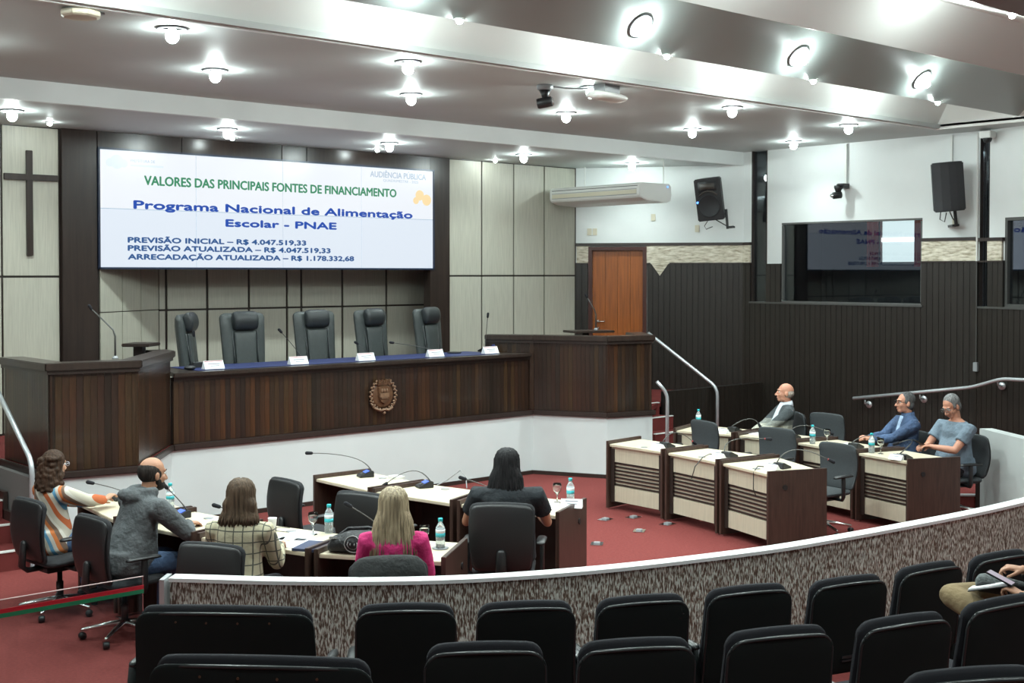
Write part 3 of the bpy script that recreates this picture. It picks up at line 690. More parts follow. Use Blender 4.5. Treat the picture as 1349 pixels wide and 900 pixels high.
for i, (x, y) in enumerate([(5.37, 13.85), (7.66, 13.91), (9.87, 13.95), (12.10, 14.1)]):
    place(SLT, LUSED, (x, y, ZS), 0, '%s tiny lit spot from the left close to the stage wall' % names[i], 'tiny spots along the stage wall')
# lights in the slanting fins: round lamps sit on the rising faces, tiny spots on the lower edges
def on_fin(i, x, f):
    (ya, za), (yb, zb) = teeth[i], teeth[i+1]; y = ya+(yb-ya)*f; z = za+(zb-za)*f
    return (x, y, z), atan2(zb-za, yb-ya)
def fin_lamps(fin, xs, word):
    P_ = [on_fin(fin, x, .45) for x in xs]
    for (p, a), lb in zip(P_, row_labels([q[0] for q in P_], '%s round lamp from the left set in the '+word+' slanting ceiling fin', 'round lamp in the '+word+' slanting fin, %s')):
        o = place(DLT, LUSED, p, 0, lb, 'lamps in the slanting ceiling fins'); o.rotation_euler = (a+pi, 0, 0)
        lamp_beam((p[0], p[1]-.12, p[2]-.16), SPOTW)
def fin_spots(y, z, xs, gy_, gz_, e, word):
    P_ = [(x, y, z) for x in xs]
    for p, lb in zip(P_, row_labels(P_, '%s tiny lit spot from the left on the '+word+' ceiling fin edge', 'tiny spot on the '+word+' ceiling fin edge, %s')):
        sl_ = bpy.data.lights.new('glow', 'POINT'); sl_.energy = e; sl_.shadow_soft_size = .06; sl_.color = (.88, 1, .98)
        so_ = bpy.data.objects.new('glow', sl_); COL.objects.link(so_); so_.location = (p[0], gy_, gz_)  # extra point light added behind each spot to brighten the fin face
        place(SLT, LUSED, p, 0, lb, 'tiny spots on the '+word+' ceiling fin')
fin_lamps(2, (3.1, 5.5, 7.92, 10.17, 12.42), 'second')
fin_spots(7.47, 4.645, (-1.1, 1.2, 3.65, 6.05, 8.42, 10.62, 13.0), 7.93, 4.70, 32, 'first')
fin_spots(4.95, 4.80, (4.9, 7.3, 9.75), 5.35, 4.84, 30, 'third')
for k, x in enumerate((4.6, 7.0, 9.45, 11.8)):
    (p, a) = on_fin(6, x, .45); lamp_beam((p[0], p[1]-.12, p[2]-.16), SPOTW)
for k, (i, x) in enumerate(((10, 2.0), (10, 6.5), (10, 11.0), (14, 2.0), (14, 6.5), (14, 11.0))):
    (p, a) = on_fin(i, x, .45); lamp_beam((p[0], p[1]-.12, p[2]-.16), SPOTW)
# ============================================================ CEILING AND WALL FITTINGS
sd = thing('smoke_detector', 'round ivory detector box on the ceiling at the upper left', 'detector', (3.62, 8.75, ZC))
MB().lathe([(.10, 0), (.10, -.012)], 8).build('mount_plate', grey_plastic, sd)
MB().lathe([(.135, -.012), (.145, -.025), (.145, -.05), (.12, -.062), (.02, -.064)], 8).build('cover', ivory_plastic, sd, bevel=.004)
MB().b2(.12, .17, -.02, .02, -.02, -.006).build('cable_clip', grey_plastic, sd)
def dome_camera(label, loc, rz, s=1.0):
    t = thing('ptz_camera', label, 'camera', loc, rz); t.scale = (s, s, s)
    MB().lathe([(.075, 0), (.08, -.015), (.075, -.045), (.06, -.05)], 18).build('mount', grey_plastic, t, True)
    MB().lathe([(.058, -.05), (.035, -.10), (.026, -.135)], 16).build('neck', black_plastic, t, True)
    h = MB().lathe([(.045, -.075), (.05, -.06), (.05, .06), (.045, .07)], 18, (0, 0, -.165), Matrix.Rotation(radians(80), 3, 'X')).build('head', black_plastic, t, True)
    MB().lathe([(.04, 0), (.036, .012), (.02, .006)], 18, (0, -.07, -.153), Matrix.Rotation(radians(80), 3, 'X')).build('lens', chrome, h, True)
    return t
dome_camera('small turning camera hanging from the ceiling beside the white projector', (8.55, 9.2, ZC), radians(40), 1.05)
pj = thing('ceiling_projector', 'white rounded projector box fixed under the ceiling near the first fin', 'projector', (9.02, 8.80, ZC), radians(10))
MB().box(0, 0, -.04, .26, .14, .08).build('mount_plate', grey_plastic, pj)
MB().rings([(Vector((x, 0, -.115)), Vector((0, .12*s, 0)), Vector((0, 0, .045*s))) for x, s in ((-.24, .5), (-.21, .9), (-.1, 1), (.15, 1), (.23, .85), (.25, .4))], 18).build('housing', white_plastic, pj, True)
tag(MB().tube([(8.62, 9.18, ZC-.01), (8.75, 9.12, ZC-.02), (8.86, 8.98, ZC-.03), (8.92, 8.86, ZC-.03)], .009, 6).build('cable', grey_plastic), 'grey cable running from the hanging camera to the projector', 'cable')
wc = thing('wall_camera', 'black wall camera on the white wall above the booth window', 'camera', (15.60, 10.4, 3.93))
MB().b2(-.16, 0, -.06, .06, -.01, .05).b2(-.20, -.06, -.10, .02, .03, .055).build('shelf', black_plastic, wc, bevel=.006)
MB().lathe([(.06, .03), (.062, 0), (.05, -.03), (.03, -.08)], 16, (-.15, .03, .0)).build('mount', black_plastic, wc, True)
MB().lathe([(.045, -.06), (.05, -.05), (.05, .06), (.04, .07)], 16, (-.17, .04, -.11), Matrix.Rotation(radians(80), 3, 'X') @ Matrix.Rotation(radians(50), 3, 'Y')).build('head', black_plastic, wc, True)
MB().lathe([(.03, 0), (.028, .012)], 16, (-.215, .09, -.115), Matrix.Rotation(radians(-70), 3, 'Y')).build('lens', chrome, wc, True)
tag(MB().b2(15.575, 15.60, 10.38, 10.415, 3.98, 4.56).build('cable_duct', white_plastic), 'white cable duct running from the ceiling down to the wall camera', 'cable duct')
tag(MB().b2(15.59, 15.608, 8.74, 8.77, 4.1, 4.56).build('cable_duct', white_plastic), 'white cable duct above the right loudspeaker', 'cable duct')
cdt = thing('conduit_pipe', 'thin vertical pipe down the corner beside the right windows', 'pipe', (15.56, 8.36, 0))
MB().tube([(0, 0, 1.5), (0, 0, 2.86)], .008, 8).build('lower_pipe', neck_metal, cdt); MB().tube([(0, 0, 2.86), (0, 0, 4.55)], .013, 8).build('upper_pipe', white_plastic, cdt)
MB().b2(-.03, .03, -.03, .03, 1.40, 1.52).build('outlet_box', grey_plastic, cdt, bevel=.004)
dc = thing('dome_camera', 'white dome camera at the ceiling corner beside the dark slot window', 'camera', (15.42, 8.15, 4.50))
MB().box(0, 0, 0, .16, .16, .09).build('mount', white_plastic, dc, bevel=.01); MB().ell((0, 0, -.055), (.06, .06, .055)).build('dome', black_plastic, dc, True)
# air conditioner hanging under the soffit beside the stage
acn = thing('air_conditioner', 'long white ceiling-hung air conditioner between the stage panels and the left loudspeaker', 'air conditioner', (13.34, 12.35, 3.77), radians(-90))
def rz_prof(pts, x0, x1, name, m, par, bv=.01):
    n = len(pts); mb = MB().add([(x0, y, z) for y, z in pts]+[(x1, y, z) for y, z in pts], [tuple(range(n)), tuple(range(n, 2*n))[::-1]]+[(i, n+i, n+(i+1) % n, (i+1) % n) for i in range(n)])
    return mb.build(name, m, par, bevel=bv)
rz_prof([(0.0, .07), (.03, .03), (.16, -.01), (.60, -.03), (.68, .0), (.70, .08), (.69, .20), (.66, .245), (.04, .245), (0.0, .215)], -1.9, 0, 'casing', white_plastic, acn)
MB().b2(-1.84, -.06, -.008, .002, .085, .145).build('air_flap', ivory_plastic, acn, bevel=.003)
MB().b2(-1.84, -.06, -.006, .003, .150, .158).b2(-1.84, -.06, -.006, .003, .076, .082).build('outlet_slot', grey_plastic, acn)
MB().b2(-1.84, -.04, -.004, .003, .195, .203).build('seam', black_plastic, acn)
MB().lathe([(.012, 0), (.012, .01)], 8, (.002, .60, .20), Matrix.Rotation(pi/2, 3, 'Y')).build('indicator', led_blue, acn)
for x in (-1.75, -.10):
    MB().b2(x-.006, x+.006, .62, .632, .24, .608).build('hanger', white_plastic, acn)
# loudspeakers
def speaker_base(label, loc, rz, tilt, grille):
    t = thing('loudspeaker', label, 'loudspeaker', loc, rz); Mx = Matrix.Rotation(tilt, 3, 'X')
    w_, h_, d_ = .40, .64, .30
    prof = [(-w_/2, -d_*.5), (w_/2, -d_*.5), (w_/2*.93, d_*.15), (w_/2*.6, d_*.5), (-w_/2*.6, d_*.5), (-w_/2*.93, d_*.15)]
    if grille: prof = [(-w_/2, -d_*.38), (-w_*.25, -d_*.49), (0, -d_*.53), (w_*.25, -d_*.49), (w_/2, -d_*.38), (w_/2*.93, d_*.15), (w_/2*.6, d_*.5), (-w_/2*.6, d_*.5), (-w_/2*.93, d_*.15)]
    mb = MB().prism(prof, -h_/2, h_/2); mb.v = [tuple(Mx @ Vector(v)) for v in mb.v]; mb.build('cabinet', speaker_m if grille else speaker_body, t, bevel=.015)
    return t, Mx
t, Mx = speaker_base('black loudspeaker with open round woofer, left one beside the air conditioner', (14.87, 12.30, 3.83), radians(-64), radians(8), False); t.rotation_euler[1] = radians(-5)
def sp_part(mb, name, m): mb.v = [tuple(Mx @ Vector(v)) for v in mb.v]; return mb.build(name, m, t, True)
sp_part(MB().lathe([(.165, 0), (.16, .012), (.13, -.02), (.05, -.04), (.0, -.03)], 28, (0, -.152, -.10), RX), 'woofer', black_fabric)
sp_part(MB().lathe([(.165, .0), (.172, .008), (.165, .016), (.158, .008)], 28, (0, -.152, -.10), RX), 'woofer_ring', speaker_m)
sp_part(MB().lathe([(.035, 0), (.02, .02)], 16, (0, -.12, -.10), RX), 'dust_cap', grey_plastic)
sp_part(MB().box(0, -.148, .20, .28, .02, .15), 'horn_frame', speaker_m)
sp_part(MB().box(0, -.160, .20, .22, .01, .09), 'horn', mat('horn_brown', (.06, .052, .045), .5))
sp_part(MB().tube([(-.14, -.157, .06), (-.07, -.157, .115), (0, -.157, .13), (.07, -.157, .115), (.14, -.157, .06)], .014, 6), 'horn_lip', mat('horn_brown', (.06, .052, .045), .5))
sp_part(MB().lathe([(.018, 0), (.018, .01)], 10, (-.17, -.15, -.03), RX), 'power_light', led_blue)
MB().b2(.20, .235, .0, .03, -.48, -.18).b2(.02, .22, .0, .03, -.26, -.235).box(.10, .02, -.36, .28, .015, .015, M=Matrix.Rotation(radians(35), 3, 'Y')).b2(.20, .30, .0, .16, -.47, -.44).build('bracket', black_plastic, t)
MB().tube([(-.08, .02, -.33), (-.14, .03, -.40), (-.12, .05, -.45), (-.02, .06, -.42)], .006, 6).build('cable', black_plastic, t)
t, Mx = speaker_base('black loudspeaker with full curved grille hanging right of the booth window', (15.22, 8.60, 3.84), radians(-50), radians(6), True); t.rotation_euler[1] = radians(-5)
MB().tube([(.08, .05, -.28), (.09, .09, -.52)], .022, 8).b2(.04, .13, .09, .40, -.53, -.50).build('bracket', black_plastic, t)
MB().tube([(-.1, .02, -.30), (-.12, .04, -.42), (-.06, .06, -.46), (-.03, .04, -.34)], .007, 6).tube([(-.0, .02, -.30), (.05, .08, -.42), (.10, .12, -.48)], .007, 6).build('cable', black_plastic, t)
# sockets and switch plates
for s_, z_, lb in ((.22, 3.36, 'left ivory switch plate of the pair low beside the stage corner'), (.31, 3.36, 'right ivory switch plate of the pair low beside the stage corner'), (1.24, 3.58, 'ivory blank plate under the right end of the air conditioner'), (1.93, 3.40, 'ivory socket plate under the left loudspeaker')):
    tag(wall_rects(MB(), DA, DB, [(s_-.035, s_+.035, z_-.055, z_+.055)], .012, -.012).build('wall_plate', ivory_plastic, None, bevel=.003), lb, 'wall plate')
tag(MB().b2(15.585, 15.60, 8.66, 8.73, 3.33, 3.44).build('wall_plate', ivory_plastic, None, bevel=.003), 'ivory socket plate behind the cables of the right loudspeaker', 'wall plate')
# floor boxes
for i, (x, y, rz, lb) in enumerate(((9.80, 9.57, .2, 'open steel floor box nearest the first right-hand desk corner'), (10.12, 9.45, .1, 'dark steel floor box beneath the first right-hand desk'), (9.63, 8.91, .6, 'bright steel floor box in the middle of the red floor'), (8.85, 8.76, .7, 'steel floor box beside the end panel of the left desks'), (10.12, 8.95, .1, 'steel floor box at the foot of the second right-hand desk'))):
    t = thing('floor_box', lb, 'floor box', (x, y, .002), rz)
    MB().b2(-.08, .08, -.06, .06, 0, .006).build('plate', chrome, t, bevel=.002); MB().b2(-.035, .035, -.03, .03, .006, .02).build('lid', grey_plastic, t, bevel=.002)
#PART4
# ============================================================ DESKS
def make_desk(label, P, group, conn=None):
    """P = front-left, front-right, back-right, back-left corners in plan; front = panelled side away from the sitter"""
    P = [Vector((*p, 0)) for p in P]; c = sum(P, Vector())/4
    fl_, fr_, br_, bl_ = P
    t = thing('desk', label, 'desk', (c.x, c.y, 0), 0, group)
    L = [p-c for p in P]; fl_, fr_, br_, bl_ = L
    def side(a, b, inward):
        d = (b-a).normalized(); n = Vector((-d.y, d.x, 0))
        if n.dot(inward-a) < 0: n = -n
        q = [a, b, b+n*.032, a+n*.032]; return [(v.x, v.y) for v in q], n
    q, n1 = side(fl_, bl_, Vector()); p1 = MB().prism(q, 0.02, .785).build('side_panel', walnut, t, bevel=.003)
    q, n2 = side(fr_, br_, Vector()); p2 = MB().prism(q, 0.02, .785).build('side_panel', walnut, t, bevel=.003)
    for p_, a, b, nn in ((p1, fl_, bl_, n1), (p2, fr_, br_, n2)):
        m = (a*.42+b*.58)-nn*.004 if True else a
        a3 = a+(b-a)*.28; Mr = Matrix.Rotation(atan2(nn.y, nn.x), 3, 'Z') @ Matrix.Rotation(pi/2, 3, 'Y')
        MB().lathe([(.026, -.005), (.026, .004)], 14, (a3.x-nn.x*.003, a3.y-nn.y*.003, .62), Mr).build('cable_port', black_plastic, p_)
        MB().lathe([(.016, 0), (.016, .02)], 8, (a.x+nn.x*.016+(b-a).normalized().x*.03, a.y+nn.y*.016+(b-a).normalized().y*.03, 0)).build('foot', chrome, p_)
    # worktop
    a, b, cc, d = fl_+n1*.034, fr_+n2*.034, br_+n2*.034, bl_+n1*.034
    fd = ((fl_-bl_)+(fr_-br_)).normalized()
    MB().prism([(v.x, v.y) for v in (a-fd*.02, b-fd*.02, cc+fd*.015, d+fd*.015)], .722, .75).build('worktop', maple, t, bevel=.004)
    # front panel, set back under the worktop
    fa, fb = a-fd*.07, b-fd*.07; dd = (fb-fa); ln = dd.length; dd.normalize(); nn = Vector((-dd.y, dd.x, 0))
    if nn.dot(fd) < 0: nn = -nn
    def strip(z0, z1, t0, t1, name, m, par=t, s0=0.0, s1=None):
        u0 = fa+dd*s0; u1 = fa+dd*(s1 if s1 is not None else ln)
        q = [u0+nn*t0, u1+nn*t0, u1+nn*t1, u0+nn*t1]; return MB().prism([(v.x, v.y) for v in q], z0, z1).build(name, m, par)
    strip(.55, .722, 0, .018, 'front_board', maple_v); strip(.10, .275, 0, .018, 'front_board', maple_v)
    strip(.275, .55, -.012, -.002, 'slat_backing', maple_v)
    for k in range(7):
        z = .283+k*.0405; strip(z, z+.019, -.002, .009, 'slat', walnut_dark)
    strip(.10, .722, -.03, -.013, 'back_board', walnut_dark)
    for s_ in (0.0, ln-.055):
        strip(.09, .70, .018, .030, 'corner_post', walnut_dark, t, s_, s_+.055)
    g = c*0+(a+b)*.5*.45+(a-fd*.12)*.0
    gp_ = a*.55+b*.45-fd*.13
    MB().lathe([(.038, 0), (.04, .004), (.03, .006)], 16, (gp_.x, gp_.y, .75)).build('cable_grommet', grey_plastic, t, True)
    return t
RF = [(10.24, 10.01), (10.22, 9.10), (10.07, 8.22), (9.82, 7.385)]; RB = [(10.86, 10.07), (10.85, 9.04), (10.87, 8.08), (10.42, 7.12)]
RB[3] = (10.42, 7.13)
def between(a, b, k): return (a[0]+(b[0]-a[0])*k, a[1]+(b[1]-a[1])*k)
GR = 'desks of the inner right row'
for i, lb in enumerate(('slat-fronted desk nearest the dais in the inner right row', 'middle slat-fronted desk of the inner right row', 'slat-fronted desk with the big brown end panel in the inner right row')):
    make_desk(lb, [between(RF[i+1], RF[i], .02), between(RF[i], RF[i+1], .02), between(RB[i], RB[i+1], .02), between(RB[i+1], RB[i], .02)], GR)
UF = [(11.72, 10.30), (11.94, 9.50), (11.96, 8.66), (11.76, 7.72), (11.56, 6.93)]; UB = [(12.42, 10.52), (12.56, 9.55), (12.56, 8.50), (12.36, 7.50), (12.12, 6.66)]
GU = 'desks of the outer right row'
for i, lb in enumerate(('farthest pale desk of the outer right row, beside the bald man', 'second pale desk of the outer right row, in front of the empty chair', 'third desk of the outer right row, in front of the man in denim', 'desk with brown end panel in front of the man in the grey-blue shirt')):
    make_desk(lb, [between(UF[i+1], UF[i], .02), between(UF[i], UF[i+1], .02), between(UB[i], UB[i+1], .02), between(UB[i+1], UB[i], .02)], GU)
# left inner row: sitters on the -x side, fronts towards +x
LB_ = [(6.42, 10.16), (6.42, 9.19), (6.60, 8.22), (6.90, 7.23)]; LF_ = [(7.06, 10.14), (7.06, 9.22), (7.22, 8.48), (7.52, 7.54)]
GL = 'desks of the inner left row'
for i, lb in enumerate(('empty desk with a microphone nearest the dais in the inner left row', 'empty middle desk with a lit microphone unit in the inner left row', 'desk of the black-haired woman with a reddish brown end panel')):
    make_desk(lb, [between(LF_[i], LF_[i+1], .02), between(LF_[i+1], LF_[i], .02), between(LB_[i+1], LB_[i], .02), between(LB_[i], LB_[i+1], .02)], GL)
OB = [(4.22, 10.36), (4.14, 9.40), (4.33, 8.46), (4.68, 7.42), (5.23, 6.58)]; OF = [(4.86, 10.42), (4.82, 9.42), (4.96, 8.62), (5.27, 7.72), (5.74, 6.97)]
GO = 'desks of the outer left row'
for i, lb in enumerate(('desk in front of the woman in the striped sweater', 'desk in front of the man in the grey hoodie', 'desk with papers in front of the woman in the checked jacket', 'desk with a black bag in front of the blonde woman')):
    make_desk(lb, [between(OF[i], OF[i+1], .02), between(OF[i+1], OF[i], .02), between(OB[i+1], OB[i], .02), between(OB[i], OB[i+1], .02)], GO)
# ============================================================ CHAIRS
def office_chair(label, fabric, back_m):
    t = thing('office_chair', label, 'chair')
    b = MB(); pad(b, .45, .49, .48, .045, r=.05, bend=-.0, y=-.235, z=.45, tilt=radians(7), arch=.012, sag=.12, wmid=.49); b.build('backrest', fabric, t, True)
    b = MB(); pad(b, .43, .47, .455, .02, r=.05, y=-.264, z=.462, tilt=radians(7), arch=.012, sag=.12, wmid=.47); b.build('back_shell', back_m, t, True)
    s = MB(); pad(s, .47, .45, .46, .075, r=.08); s.v = [(x, z-.22, .44+y) for x, y, z in s.v]; s.f = [f[::-1] for f in s.f]; s.build('seat', fabric, t, True)
    MB().tube([(0, -.10, .385), (0, -.27, .385), (0, -.315, .42), (0, -.30, .60)], [.02, .022, .024, .02], 8, 'round', flat=(1, 1.8)).build('back_bar', black_plastic, t, True)
    MB().box(0, -.02, .375, .22, .28, .05).build('tilt_mechanism', black_plastic, t, bevel=.01)
    MB().lathe([(.028, .14), (.028, .25), (.02, .25), (.02, .37)], 12).build('gas_column', black_plastic, t, True)
    for sx in (-1, 1):
        a = MB().tube([(sx*.10, .0, .385), (sx*.27, .0, .385), (sx*.285, 0, .42), (sx*.285, 0, .62)], .017, 8, 'round', flat=(1, 1.6)).build('arm_post', black_plastic, t, True)
        q = MB(); q.rings([(Vector((sx*.28, y, .635+dz)), Vector((.038*k, 0, 0)), Vector((0, 0, .016*k))) for y, dz, k in ((-.14, -.004, .5), (-.12, 0, .9), (0, .002, 1), (.10, .0, .95), (.13, -.006, .5))], 12); q.build('arm_pad', black_plastic, a, True)
    for k in range(5):
        a = 2*pi*k/5+.3; ca, sa = cos(a), sin(a)
        l = MB().tube([(0.02*ca, .02*sa, .115), (.15*ca, .15*sa, .10), (.30*ca, .30*sa, .075)], [.024, .02, .014], 8, 'round').build('base_leg', chrome, t, True)
        m_ = Matrix.Rotation(a+.6, 3, 'Z') @ Matrix.Rotation(pi/2, 3, 'X')
        MB().lathe([(.024, -.022), (.027, -.012), (.027, .012), (.024, .022)], 12, (.30*ca, .30*sa, .029), m_).build('caster', black_plastic, l, True)
    return t
CU = {}
CB = office_chair('', black_fabric, black_plastic); CG = office_chair('', grey_fabric, black_plastic)
def face(dx, dy): return atan2(-dx, dy)   # rotation so that local +Y looks along (dx,dy)
GCH = 'office chairs at the left desks'; GCR = 'office chairs at the right desks'
place(CB, CU, (3.86, 9.82, 0), face(1, .12), 'black office chair on castors under the woman in the striped sweater', GCH)
# (the remaining left chairs)
def cb(loc, rz, label, group, proto=None, zs=1.0):
    o = copy_tree(proto or CB); o.location = loc; o.rotation_euler = (0, 0, rz); o['label'] = label; o['group'] = group; o.scale = (1, 1, zs); return o
cb((3.95, 8.82, 0), face(1, .1), 'black office chair under the man in the grey hoodie', GCH)
cb((4.08, 7.44, 0), face(.88, .5), 'black office chair under the woman in the checked jacket', GCH, zs=1.02)
cb((4.64, 6.49, 0), face(.50, .87), 'black office chair with a dark jacket over its back, under the blonde woman', GCH, zs=.98)
cb((6.24, 7.16, 0), face(.72, .69), 'black office chair with pale armrests under the black-haired woman', GCH, zs=1.06)
cb((5.86, 9.30, 0), face(1, .05), 'empty black office chair behind the papers, nearest the dais on the left', GCH)
cb((5.96, 8.42, 0), face(.93, .35), 'empty black office chair half hidden behind the blonde woman', GCH)
place(CG, CU, (11.34, 9.72, 0), face(-.97, .2), 'empty charcoal chair at the inner right desk nearest the dais', GCR)
def cg(*a, **k): return cb(*a, proto=CG, **k)
cg((11.42, 8.66, 0), face(-1, -.05), 'empty charcoal chair at the middle inner right desk', GCR)
cg((11.02, 7.62, 0), face(-.93, .1), 'empty charcoal chair with chrome castors behind the big brown end panel', GCR, zs=.97)
cg((12.90, 9.02, 0), face(-1, .0), 'empty charcoal chair against the dark wall between the bald man and the man in denim', GCR, zs=1.03)
cg((12.98, 9.62, 0), face(-.80, .6), 'charcoal chair under the bald man in the cardigan', GCR, zs=1.0)
cg((12.95, 7.85, 0), face(-.95, .35), 'charcoal chair under the man in the denim jacket', GCR, zs=.92)
cg((12.84, 7.14, 0), face(-.90, .43), 'charcoal chair under the man in the grey-blue shirt', GCR, zs=.97)
# jacket draped over the blonde woman's chair
jm = MB(); pad(jm, .56, .47, .50, .13, r=.09, y=-.24, z=.44, tilt=radians(7), sag=.12, arch=.015)
jk = jm.build('draped_jacket', mat('jacket_black', (.014, .016, .016), .85, bump=.6, bscale=9), None, True)
jk.location = (4.64, 6.49, 0.0); jk.rotation_euler = (0, 0, face(.50, .87)); tag(jk, 'black jacket draped over the chair back of the blonde woman', 'jacket')
# executive chairs on the dais
def exec_chair(label):
    t = thing('executive_chair', label, 'chair')
    b = MB(); pad(b, .54, .60, .86, .12, r=.07, y=-.26, z=.50, tilt=radians(6), bend=.06); b.build('backrest', leather, t, True)
    b = MB(); pad(b, .26, .29, .60, .05, r=.02, y=-.185, z=.54, tilt=radians(6)); b.build('centre_panel', leather, t, True)
    for s in (-1, 1):
        MB().tube([(s*.155, -.175, .56), (s*.16, -.22, .85), (s*.165, -.265, 1.14)], .010, 6).build('seam', leather_dark, t, True)
    MB().rings([(Vector((x, -.25, 1.265)), Vector((0, .065*k, -.01*k)), Vector((0, .0, .115*k))) for x, k in ((-.165, .55), (-.155, .9), (-.11, 1), (.11, 1), (.155, .9), (.165, .55))], 18).build('head_pillow', leather_dark, t, True)
    s = MB(); pad(s, .52, .50, .50, .12, r=.08); s.v = [(x, z-.24, .47+y) for x, y, z in s.v]; s.f = [f[::-1] for f in s.f]; s.build('seat', leather, t, True)
    for sx in (-1, 1):
        MB().tube([(sx*.27, -.22, .62), (sx*.31, -.05, .70), (sx*.31, .12, .68), (sx*.30, .20, .55), (sx*.26, .12, .44)], .022, 8, 'round').build('armrest', black_plastic, t, True)
    MB().lathe([(.03, .10), (.03, .40)], 12).build('gas_column', chrome, t, True)
    for k in range(5):
        a = 2*pi*k/5; l = MB().tube([(0, 0, .11), (.30*cos(a), .30*sin(a), .07)], [.026, .016], 8, 'round').build('base_leg', black_plastic, t, True)
        MB().lathe([(.026, -.02), (.026, .02)], 10, (.30*cos(a), .30*sin(a), .03), Matrix.Rotation(a, 3, 'Z') @ Matrix.Rotation(pi/2, 3, 'X')).build('caster', black_plastic, l, True)
    return t
EC = exec_chair(''); GE = 'executive chairs on the dais'
for i, (x, y, rz, lb) in enumerate(((7.60, 13.26, pi, 'grey leather executive chair facing forward, second from the left on the dais'), (8.62, 13.26, pi, 'grey leather executive chair facing forward in the middle of the dais'),
      (9.55, 13.26, pi+.22, 'grey leather executive chair slightly turned, second from the right on the dais'), (10.52, 13.28, pi+.30, 'grey leather executive chair slightly turned, rightmost on the dais'), (7.09, 13.38, face(.75, -.66), 'grey leather executive chair turned sideways, leftmost on the dais'))):
    place(EC, CU, (x, y, .86), rz, lb, GE)
# ============================================================ AUDIENCE SEATS
def aud_seat(name, label, w, screws=False):
    t = thing(name, label, 'seat'); t.scale = (1, 1, 1.04); H_ = .50
    b = MB(); pad(b, w*.97, w*.93, H_+.020, .07, r=.065, bend=.05, y=-.012, z=.395, tilt=radians(9), arch=.018, nu=24, nv=10); b.build('back_cushion', seat_cloth, t, True)
    b = MB(); pad(b, w*1.0, w*.965, H_+.01, .03, r=.072, bend=.05, y=-.062, z=.38, tilt=radians(9), arch=.018, nu=24, nv=10); b.build('back_shell', seat_black, t, True)
    # bead running round the rim of the shell
    W2 = w*.965/2; pts = []
    for i in range(25):
        u = -1+2*i/24; u = sin(pi/2*u); x = W2*u; d = abs(x)-(W2-.072); cor = .072-sqrt(max(.072**2-d*d, 0)) if d > 0 else 0
        z = .51-cor+.018*(1-u*u)-.006; y = .05*u*u*w-.006
        pts.append((x*.985, y*1-z*sin(radians(9))-.068, z*cos(radians(9))+.38))
    low = [(pts[0][0]*1.03, pts[0][1]+.05, .42)]; high = [(pts[-1][0]*1.03, pts[-1][1]+.05, .42)]
    MB().tube(low+pts+high, .0085, 6, 'round').build('rim_bead', seat_bead, t, True)
    s = MB(); pad(s, w*.96, w*.92, .44, .10, r=.07); s.v = [(x, z+.02, .43+y) for x, y, z in s.v]; s.f = [f[::-1] for f in s.f]; s.build('seat_cushion', seat_cloth, t, True)
    for sx in (-1, 1):
        a = MB().tube([(sx*(w/2+.022), -.05, .02), (sx*(w/2+.022), -.02, .45), (sx*(w/2+.022), .02, .58)], .022, 8, flat=(1, 2)).build('side_frame', seat_black, t, True)
        MB().rings([(Vector((sx*(w/2+.022), y, .60)), Vector((.027*k, 0, 0)), Vector((0, 0, .018*k))) for y, k in ((-.06, .5), (-.03, 1), (.22, 1), (.27, .5))], 10).build('armrest', grey_plastic if False else seat_bead, a, True)
        MB().b2(sx*(w/2+.022)-.03, sx*(w/2+.022)+.03, -.14, .10, 0, .02).build('foot_plate', seat_black, a)
    if screws:
        for k in range(6):
            x = w*(-.42+.168*k); z = .475; y = .05*(2*x/w)**2*w
            MB().lathe([(.006, 0), (.006, .003)], 8, (x, y-z*sin(radians(9))-.080, z*cos(radians(9))+.38), RX).build('rivet', gold_wood, t)
    else:
        MB().b2(-.04, .04, -.098, -.088, .47, .485).b2(-.04, .04, -.098, -.088, .452, .462).build('vent', seat_bead, t)
    return t
AS = aud_seat('audience_seat', '', .545); AW = aud_seat('wide_audience_seat', '', .98, True)
G1 = 'black seats of the front audience row'; G2 = 'black seats of the second audience row'
r1 = [(3.98, 5.37), (4.48, 4.99), (5.02, 4.67), (5.62, 4.43), (6.20, 4.18), (6.84, 4.05), (7.46, 3.92)]
r2 = [(3.53, 4.19), (4.05, 3.80), (4.65, 3.50), (5.24, 3.24), (5.88, 3.10)]
def normal_at(P, i):
    a = Vector(P[max(i-1, 0)]); b = Vector(P[min(i+1, len(P)-1)]); d = (b-a).normalized(); return (-d.y, d.x)
ordn = ['first', 'second', 'third', 'fourth', 'fifth', 'sixth', 'seventh']
for i, p in enumerate(r1):
    n = normal_at(r1, i); place(AS, CU, (p[0], p[1], .0), face(*n), '%s single black seat from the left in the front audience row' % ordn[i], G1)
for i, p in enumerate(r2):
    n = normal_at(r2, i); place(AS, CU, (p[0], p[1], .145), face(*n), '%s single black seat from the left in the second audience row' % ordn[i], G2)
place(AW, CU, (3.25, 5.95, 0), face(.70, .71), 'extra wide black seat with rivets in the front row by the parapet end')
place(AW, CU, (2.72, 4.66, .14), face(.71, .70), 'extra wide black seat with rivets in the second row at the left')
place(AS, CU, (4.06, 2.24, .385), face(.50, .87), 'black seat in the third row cut by the bottom right edge of the photo')
